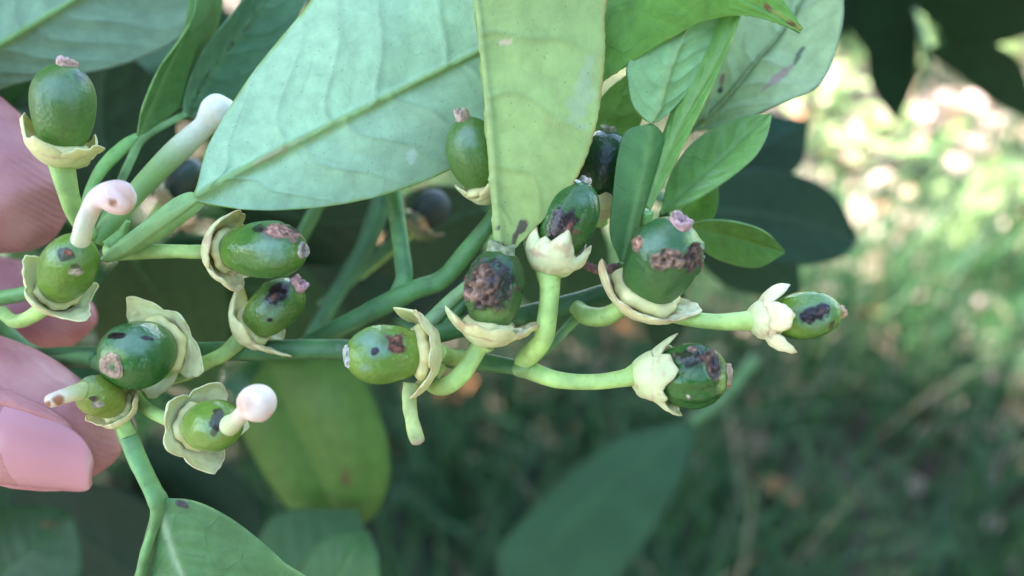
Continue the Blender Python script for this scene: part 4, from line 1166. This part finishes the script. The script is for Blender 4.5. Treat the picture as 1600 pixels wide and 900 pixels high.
leaf(tw3, [(1080, 205, 22), (1130, 160, 21), (1180, 100, 21), (1230, 40, 22), (1270, -30, 23), (1300, -110, 24)],
     [(1080, 200, 22), (1090, 140, 20), (1110, 80, 20), (1150, 20, 21), (1200, -50, 22), (1298, -112, 24)],
     [(1082, 206, 22), (1165, 183, 18), (1240, 152, 15), (1284, 128, 15), (1308, 70, 16), (1318, 0, 18), (1303, -108, 24)],
     (0.36, 0.49, 0.24), vein=(0.21, 0.32, 0.13), front='under', veins=6, ridge=0.6, quilt=0.8, nu=110, nv=81, rim=(0.18, 0.28, 0.16),
     blotch=[(1215, 122, 34, 7, -38, (0.36, 0.24, 0.22), 0.8), (1248, 86, 22, 5, -60, (0.05, 0.07, 0.05), 0.8), (1128, 125, 3, 12, 10, (0.25, 0.16, 0.12), 0.9), (1125, 140, 4, 5, 0, (0.03, 0.03, 0.03), 0.9)],
     label="large grey green leaf with a torn pinkish scar and turned edge")
leaf(tw3, [(930, 240, 18), (950, 190, 18), (985, 140, 18), (1040, 80, 19)], [(928, 238, 18), (925, 190, 18), (950, 140, 18), (1036, 78, 19)], [(932, 242, 18), (985, 215, 17), (1010, 170, 17), (1042, 84, 19)],
     (0.20, 0.36, 0.08), veins=4, front='under', label="light yellow green leaf in the gap behind the folded leaf")

# ------------------------------------------------------------------ twig behind
tw4 = thing("citrus_twig", "slim green forked twig with dark fruitlets half hidden behind the hanging folded leaf", "twig", W([(480, 537, 20)])[0], "twigs of the fruiting branch")
tubes("stem", tw4, [
    ([(440, 552, 19, 9), (500, 527, 18, 15), (560, 498, 17, 17), (610, 472, 16.5, 18), (650, 452, 16, 17), (690, 437, 16, 17), (725, 400, 15.5, 17), (765, 350, 15, 15), (800, 300, 15, 14), (850, 240, 15, 13)], (0.055, 0.15, 0.05), (0.11, 0.25, 0.07)),
    ([(610, 270, 19, 12), (616, 310, 18.5, 15), (622, 350, 18, 15), (629, 400, 17, 15), (632, 435, 16.5, 16), (620, 462, 16.5, 14)], (0.13, 0.29, 0.10), (0.10, 0.25, 0.09), 0.7),
    ([(850, 240, 15, 12), (900, 300, 16, 11), (935, 330, 16, 11)], (0.12, 0.27, 0.09)),
    ([(800, 300, 15, 11), (785, 312, 13, 11), (768, 303, 11, 11)], (0.12, 0.27, 0.09)),
])
fruit(tw4, "small blue green fruitlet tucked behind the folded leaf's edge", (757, 285, 8), (724, 186, 4), 90, col=(0.075, 0.17, 0.055), col2=(0.08, 0.18, 0.05), shape=(0.45, 0.66, 0.22),
      spots=[('bloom', 730, 215, 22, 18, 0, 0.6)], calyx=dict(r=56, h=1.4, rp=11, lobes=[(10, 3.2, 40, 60), (95, 2.5, 40, 60), (180, 3.2, 40, 60), (270, 3, 60, 60)], brown=0.3),
      scar=dict(r=11, h=1.3, col=(0.58, 0.42, 0.32)), ped=[(775, 310, 10, 10), (790, 318, 13, 10)], rough=0.36)
fruit(tw4, "dark fruitlet with a black spot between the folded leaf and winged stalk", (936, 308, 14), (950, 205, 11), 92, col=(0.020, 0.075, 0.028), col2=(0.03, 0.09, 0.03), shape=(0.5, 0.7, 0.3),
      spots=[('purple', 941, 258, 14, 24, 0), ('halo', 941, 258, 28, 38, 0, 0.7)], calyx=dict(r=66, h=1.6, rp=11, lobes=[(10, 3, 40, 60), (95, 3.5, 46, 70), (180, 3.4, 40, 60), (270, 3, 60, 60)], brown=0.3, col=(0.55, 0.58, 0.27)),
      scar=dict(r=12, h=0.7, col=(0.5, 0.44, 0.28)), ped=[(938, 335, 15.5, 11), (940, 350, 16.5, 11)], rough=0.22)
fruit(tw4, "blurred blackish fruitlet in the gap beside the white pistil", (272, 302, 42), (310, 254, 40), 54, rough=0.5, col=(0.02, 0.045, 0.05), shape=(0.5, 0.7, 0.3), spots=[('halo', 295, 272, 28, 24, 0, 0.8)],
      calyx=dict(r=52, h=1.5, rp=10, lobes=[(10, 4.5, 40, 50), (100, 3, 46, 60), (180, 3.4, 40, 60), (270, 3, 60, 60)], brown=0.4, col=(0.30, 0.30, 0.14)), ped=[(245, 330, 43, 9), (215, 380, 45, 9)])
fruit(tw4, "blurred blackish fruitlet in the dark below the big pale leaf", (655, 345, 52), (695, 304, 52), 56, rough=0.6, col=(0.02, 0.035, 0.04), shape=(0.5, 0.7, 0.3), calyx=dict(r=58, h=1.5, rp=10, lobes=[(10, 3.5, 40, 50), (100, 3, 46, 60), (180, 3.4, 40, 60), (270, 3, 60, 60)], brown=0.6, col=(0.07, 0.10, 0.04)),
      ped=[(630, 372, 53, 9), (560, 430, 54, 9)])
tubes("stem", tw4, [
    ([(470, 560, 40, 14), (520, 470, 42, 16), (570, 390, 44, 18), (600, 300, 46, 20), (610, 230, 46, 18)], (0.05, 0.13, 0.05)),
    ([(440, 430, 36, 12), (470, 370, 36, 13), (500, 310, 36, 13), (520, 250, 36, 13)], (0.09, 0.20, 0.07)),
    ([(500, 480, 48, 10), (570, 420, 50, 10), (640, 360, 52, 10)], (0.08, 0.17, 0.06)),
])
leaf(tw4, [(612, 285, 20), (640, 200, 21), (680, 110, 22), (740, 0, 23)], [(610, 284, 20), (600, 220, 20), (630, 110, 21), (736, -2, 23)], [(614, 286, 20), (700, 230, 22), (740, 130, 23), (744, 2, 23)], DKG, veins=5, label="dark leaf standing on the forked twig")

# ------------------------------------------------------------------ leaf at the upper corner beside the upright fruitlet
lf = thing("leafy_shoot", "broad pale leaf on its shoot above the upright fruitlet", "shoot", W([(-250, 150, 24)])[0], "leafy shoots around the cluster")
tubes("stem", lf, [([(-330, 260, 26, 12), (-260, 190, 25, 11), (-210, 150, 24, 9), (-180, 140, 24, 6)], (0.13, 0.27, 0.09))])
leaf(lf, [(-190, 145, 24), (-80, 115, 25), (0, 70, 26), (60, 35, 27), (130, -8, 28), (260, -90, 30), (330, -150, 31)],
     [(-190, 140, 24), (-130, 20, 25), (-40, -60, 26), (80, -140, 28), (220, -190, 30), (328, -153, 31)],
     [(-188, 150, 24), (-80, 165, 28), (30, 130, 30), (110, 118, 31), (200, 98, 32), (285, 55, 33), (340, -30, 33), (332, -148, 31)],
     (0.26, 0.40, 0.24), vein=(0.24, 0.42, 0.13), front='under', veins=8, ridge=0.8, quilt=0.5, nu=110, nv=81, fold_shade=0.8, label="broad pale leaf underside with a yellow green midrib")

# ------------------------------------------------------------------ blurred shoots farther back
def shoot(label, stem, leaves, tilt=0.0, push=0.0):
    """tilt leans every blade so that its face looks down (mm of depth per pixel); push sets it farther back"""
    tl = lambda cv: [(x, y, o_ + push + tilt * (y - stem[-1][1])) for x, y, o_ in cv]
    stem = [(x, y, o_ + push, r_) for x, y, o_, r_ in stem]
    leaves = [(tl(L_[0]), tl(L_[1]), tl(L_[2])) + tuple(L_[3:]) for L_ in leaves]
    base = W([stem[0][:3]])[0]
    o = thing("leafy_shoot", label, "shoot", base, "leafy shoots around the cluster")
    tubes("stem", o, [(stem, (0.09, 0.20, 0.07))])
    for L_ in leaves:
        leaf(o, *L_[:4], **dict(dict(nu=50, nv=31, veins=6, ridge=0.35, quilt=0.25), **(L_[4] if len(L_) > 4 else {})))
    return o

shoot("drooping light green leaf with a small brown spot below the bare twig", [(300, 430, 75, 12), (360, 500, 72, 12), (420, 560, 70, 11)], [
    ([(420, 560, 70), (450, 640, 70), (490, 720, 72), (530, 835, 78)], [(415, 562, 70), (372, 640, 72), (400, 720, 76), (455, 800, 80), (528, 836, 78)], [(425, 558, 70), (540, 560, 64), (590, 640, 64), (610, 730, 68), (590, 800, 74), (533, 836, 78)],
     (0.10, 0.22, 0.042), dict(vein=(0.15, 0.28, 0.06), bulge=2.0, blotch=[(541, 750, 8, 14, 0, (0.12, 0.07, 0.03), 0.9)]))], push=35)
shoot("two dull green leaf tips crossing below the drooping leaf", [(330, 1000, 85, 12), (380, 960, 82, 12), (420, 930, 80, 10)], [
    ([(400, 960, 80), (450, 900, 80), (500, 850, 80), (560, 800, 82)], [(398, 955, 80), (400, 860, 82), (440, 800, 82), (558, 796, 82)], [(404, 962, 80), (520, 930, 78), (570, 860, 78), (562, 802, 82)], (0.05, 0.125, 0.045), dict(front='under')),
    ([(480, 990, 62), (520, 920, 62), (550, 860, 62), (575, 830, 64)], [(478, 988, 62), (470, 900, 64), (510, 840, 64), (573, 828, 64)], [(484, 992, 62), (580, 950, 60), (592, 880, 60), (577, 832, 64)], (0.065, 0.165, 0.045))], push=20)
shoot("square ended dark leaf in the shade under the thumb", [(-150, 960, 80, 12), (-60, 930, 75, 11), (0, 910, 72, 10)], [
    ([(-40, 920, 72), (0, 900, 72), (60, 850, 72), (100, 800, 74)], [(-42, 915, 72), (-40, 830, 72), (20, 790, 74), (98, 796, 74)], [(-36, 924, 72), (60, 950, 70), (125, 900, 70), (118, 820, 72), (104, 800, 74)], (0.04, 0.11, 0.035), dict(blotch=[(75, 820, 18, 8, 0, (0.2, 0.1, 0.05), 0.6)]))], push=20)
shoot("wide blue green leaf lying low behind the hanging strap", [(1180, 560, 130, 10), (1130, 620, 125, 10), (1080, 660, 120, 9)], [
    ([(1085, 658, 120), (1000, 720, 112), (900, 810, 106), (800, 920, 102)], [(1083, 654, 120), (960, 690, 118), (860, 770, 114), (780, 860, 110), (790, 925, 102)], [(1088, 662, 120), (1060, 760, 106), (1000, 860, 100), (920, 940, 98), (806, 930, 102)],
     (0.035, 0.095, 0.038), dict(front='under', vein=(0.055, 0.13, 0.05)))], push=215)
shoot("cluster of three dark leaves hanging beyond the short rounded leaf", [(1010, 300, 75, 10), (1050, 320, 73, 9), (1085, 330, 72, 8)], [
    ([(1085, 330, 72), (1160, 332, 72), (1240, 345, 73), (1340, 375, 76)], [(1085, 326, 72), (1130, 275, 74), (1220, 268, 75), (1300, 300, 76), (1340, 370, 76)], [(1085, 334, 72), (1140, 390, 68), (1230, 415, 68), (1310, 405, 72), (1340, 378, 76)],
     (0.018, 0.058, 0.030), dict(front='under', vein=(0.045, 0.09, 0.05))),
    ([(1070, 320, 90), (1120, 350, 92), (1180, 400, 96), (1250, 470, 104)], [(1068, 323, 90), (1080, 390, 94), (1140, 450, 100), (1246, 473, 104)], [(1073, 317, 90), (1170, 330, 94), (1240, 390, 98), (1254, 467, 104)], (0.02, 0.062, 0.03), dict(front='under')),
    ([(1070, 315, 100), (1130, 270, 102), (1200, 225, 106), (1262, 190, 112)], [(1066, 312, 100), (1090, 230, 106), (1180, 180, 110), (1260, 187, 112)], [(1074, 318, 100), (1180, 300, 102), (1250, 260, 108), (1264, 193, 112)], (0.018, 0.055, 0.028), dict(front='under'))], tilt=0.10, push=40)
shoot("dark drooping leaves crowding the gap behind the fingertips", [(100, 330, 60, 12), (160, 370, 58, 12), (220, 400, 56, 11)], [  # blade colours lowered to stand in for shade from the foreground leaves
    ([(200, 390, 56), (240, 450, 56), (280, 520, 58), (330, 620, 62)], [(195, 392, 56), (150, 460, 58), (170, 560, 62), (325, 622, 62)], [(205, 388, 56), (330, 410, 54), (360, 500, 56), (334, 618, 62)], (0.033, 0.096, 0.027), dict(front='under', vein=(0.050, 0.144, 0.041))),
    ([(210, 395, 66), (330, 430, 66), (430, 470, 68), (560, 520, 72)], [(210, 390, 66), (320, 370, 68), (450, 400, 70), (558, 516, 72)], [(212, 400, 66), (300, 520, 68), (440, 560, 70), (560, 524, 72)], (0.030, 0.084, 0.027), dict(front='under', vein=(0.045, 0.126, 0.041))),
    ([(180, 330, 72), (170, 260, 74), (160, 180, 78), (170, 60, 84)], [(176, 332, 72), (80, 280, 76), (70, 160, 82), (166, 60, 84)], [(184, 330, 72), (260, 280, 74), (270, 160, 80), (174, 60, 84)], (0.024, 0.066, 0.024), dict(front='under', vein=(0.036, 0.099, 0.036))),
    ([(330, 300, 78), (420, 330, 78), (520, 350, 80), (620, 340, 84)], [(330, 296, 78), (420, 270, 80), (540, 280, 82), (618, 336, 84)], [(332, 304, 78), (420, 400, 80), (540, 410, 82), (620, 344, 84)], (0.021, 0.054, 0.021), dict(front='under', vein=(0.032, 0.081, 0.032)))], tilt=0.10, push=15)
shoot("dark leaves in the gloom between big pale leaf and middle twig", [(880, 150, 70, 10), (820, 260, 68, 10), (760, 330, 66, 9)], [  # shade of the leaves in front is put into these dark blade colours
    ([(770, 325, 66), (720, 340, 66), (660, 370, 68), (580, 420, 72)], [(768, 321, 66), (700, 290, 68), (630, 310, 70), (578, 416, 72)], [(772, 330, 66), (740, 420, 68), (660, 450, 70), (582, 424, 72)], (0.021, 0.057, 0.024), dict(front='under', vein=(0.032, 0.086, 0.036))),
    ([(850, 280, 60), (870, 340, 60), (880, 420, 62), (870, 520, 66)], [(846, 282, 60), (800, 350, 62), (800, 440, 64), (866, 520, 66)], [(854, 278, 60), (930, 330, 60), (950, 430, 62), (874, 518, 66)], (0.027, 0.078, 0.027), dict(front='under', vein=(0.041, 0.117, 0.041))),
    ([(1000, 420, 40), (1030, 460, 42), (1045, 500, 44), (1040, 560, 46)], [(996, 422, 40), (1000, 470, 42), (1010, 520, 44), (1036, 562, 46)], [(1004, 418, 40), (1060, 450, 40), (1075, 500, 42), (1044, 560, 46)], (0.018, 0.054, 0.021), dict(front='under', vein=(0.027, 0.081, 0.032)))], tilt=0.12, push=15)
shoot("big dark leaves added to deepen the shade under the hand and low leaf", [(420, 1080, 150, 12), (360, 1020, 148, 11), (320, 980, 146, 10)], [  # near black leaves added to darken this corner
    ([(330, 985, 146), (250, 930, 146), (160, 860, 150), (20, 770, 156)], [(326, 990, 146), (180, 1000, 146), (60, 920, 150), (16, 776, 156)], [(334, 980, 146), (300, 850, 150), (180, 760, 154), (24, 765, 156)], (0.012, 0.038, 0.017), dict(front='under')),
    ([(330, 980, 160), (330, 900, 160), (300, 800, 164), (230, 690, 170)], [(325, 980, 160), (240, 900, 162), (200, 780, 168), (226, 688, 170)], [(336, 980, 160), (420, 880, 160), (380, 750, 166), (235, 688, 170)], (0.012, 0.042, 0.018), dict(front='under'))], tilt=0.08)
shoot("added dark leaves standing in for shaded ground behind the forked twig", [(700, 560, 150, 10), (660, 530, 148, 10), (620, 500, 146, 9)], [  # added leaves hide bright ground, their dark colour stands for its shade
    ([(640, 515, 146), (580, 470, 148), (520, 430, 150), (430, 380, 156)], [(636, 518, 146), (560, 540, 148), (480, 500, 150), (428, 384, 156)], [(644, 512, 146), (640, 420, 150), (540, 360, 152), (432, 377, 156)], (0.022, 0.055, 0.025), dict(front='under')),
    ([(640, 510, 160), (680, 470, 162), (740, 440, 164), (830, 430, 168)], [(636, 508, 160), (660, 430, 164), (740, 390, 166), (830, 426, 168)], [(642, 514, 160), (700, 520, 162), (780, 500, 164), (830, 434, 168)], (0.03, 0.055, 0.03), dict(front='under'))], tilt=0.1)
shoot("dark leafy branch hanging across the bright ground at the top", [(1250, -420, 420, 14), (1330, -200, 400, 12), (1400, -40, 390, 9), (1450, 90, 385, 7), (1432, 150, 385, 4)], [
    ([(1330, -200, 400), (1340, -100, 395), (1360, 0, 390), (1380, 110, 390)], [(1326, -198, 400), (1300, -100, 400), (1315, 20, 395), (1376, 112, 390)], [(1334, -202, 400), (1400, -120, 390), (1425, 0, 385), (1386, 110, 390)], (0.02, 0.06, 0.03)),
    ([(1400, -40, 390), (1470, -20, 385), (1540, 10, 380), (1640, 40, 380)], [(1398, -44, 390), (1460, -80, 390), (1560, -60, 385), (1640, 36, 380)], [(1402, -36, 390), (1460, 40, 380), (1550, 70, 375), (1640, 44, 380)], (0.025, 0.07, 0.03)),
    ([(1330, -200, 400), (1430, -150, 400), (1530, -90, 395), (1640, -40, 390)], [(1328, -205, 400), (1450, -220, 405), (1560, -160, 400), (1640, -44, 390)], [(1332, -196, 400), (1420, -80, 395), (1520, -20, 390), (1640, -36, 390)], (0.025, 0.07, 0.03)),
    ([(1300, -300, 410), (1280, -180, 405), (1290, -60, 400), (1320, 60, 400)], [(1296, -300, 410), (1230, -180, 410), (1240, -40, 405), (1316, 62, 400)], [(1304, -300, 410), (1330, -180, 400), (1345, -60, 395), (1324, 60, 400)], (0.02, 0.06, 0.03)),
    ([(1420, 0, 395), (1400, 50, 398), (1390, 110, 402), (1400, 190, 410)], [(1416, 0, 395), (1360, 60, 402), (1358, 130, 406), (1396, 190, 410)], [(1424, 0, 395), (1436, 60, 396), (1430, 130, 402), (1404, 190, 410)], (0.02, 0.06, 0.03)),
    ([(1445, 80, 386), (1500, 90, 388), (1560, 130, 392), (1620, 190, 400)], [(1445, 76, 386), (1510, 60, 390), (1590, 90, 395), (1624, 186, 400)], [(1445, 84, 386), (1490, 115, 388), (1550, 160, 392), (1616, 194, 400)], (0.025, 0.07, 0.03)),
    ([(1330, -200, 430), (1400, -120, 430), (1480, -40, 430), (1560, 60, 436)], [(1326, -195, 430), (1370, -70, 432), (1450, 30, 434), (1556, 64, 436)], [(1334, -205, 430), (1450, -160, 430), (1550, -60, 432), (1564, 56, 436)], (0.02, 0.06, 0.03)),
    ([(1460, 60, 386), (1490, 40, 384), (1530, 20, 380), (1570, 40, 378)], [(1458, 57, 386), (1490, 20, 386), (1535, 5, 382), (1570, 37, 378)], [(1462, 63, 386), (1495, 65, 382), (1540, 60, 378), (1570, 43, 378)], (0.03, 0.08, 0.03))], tilt=0.6)
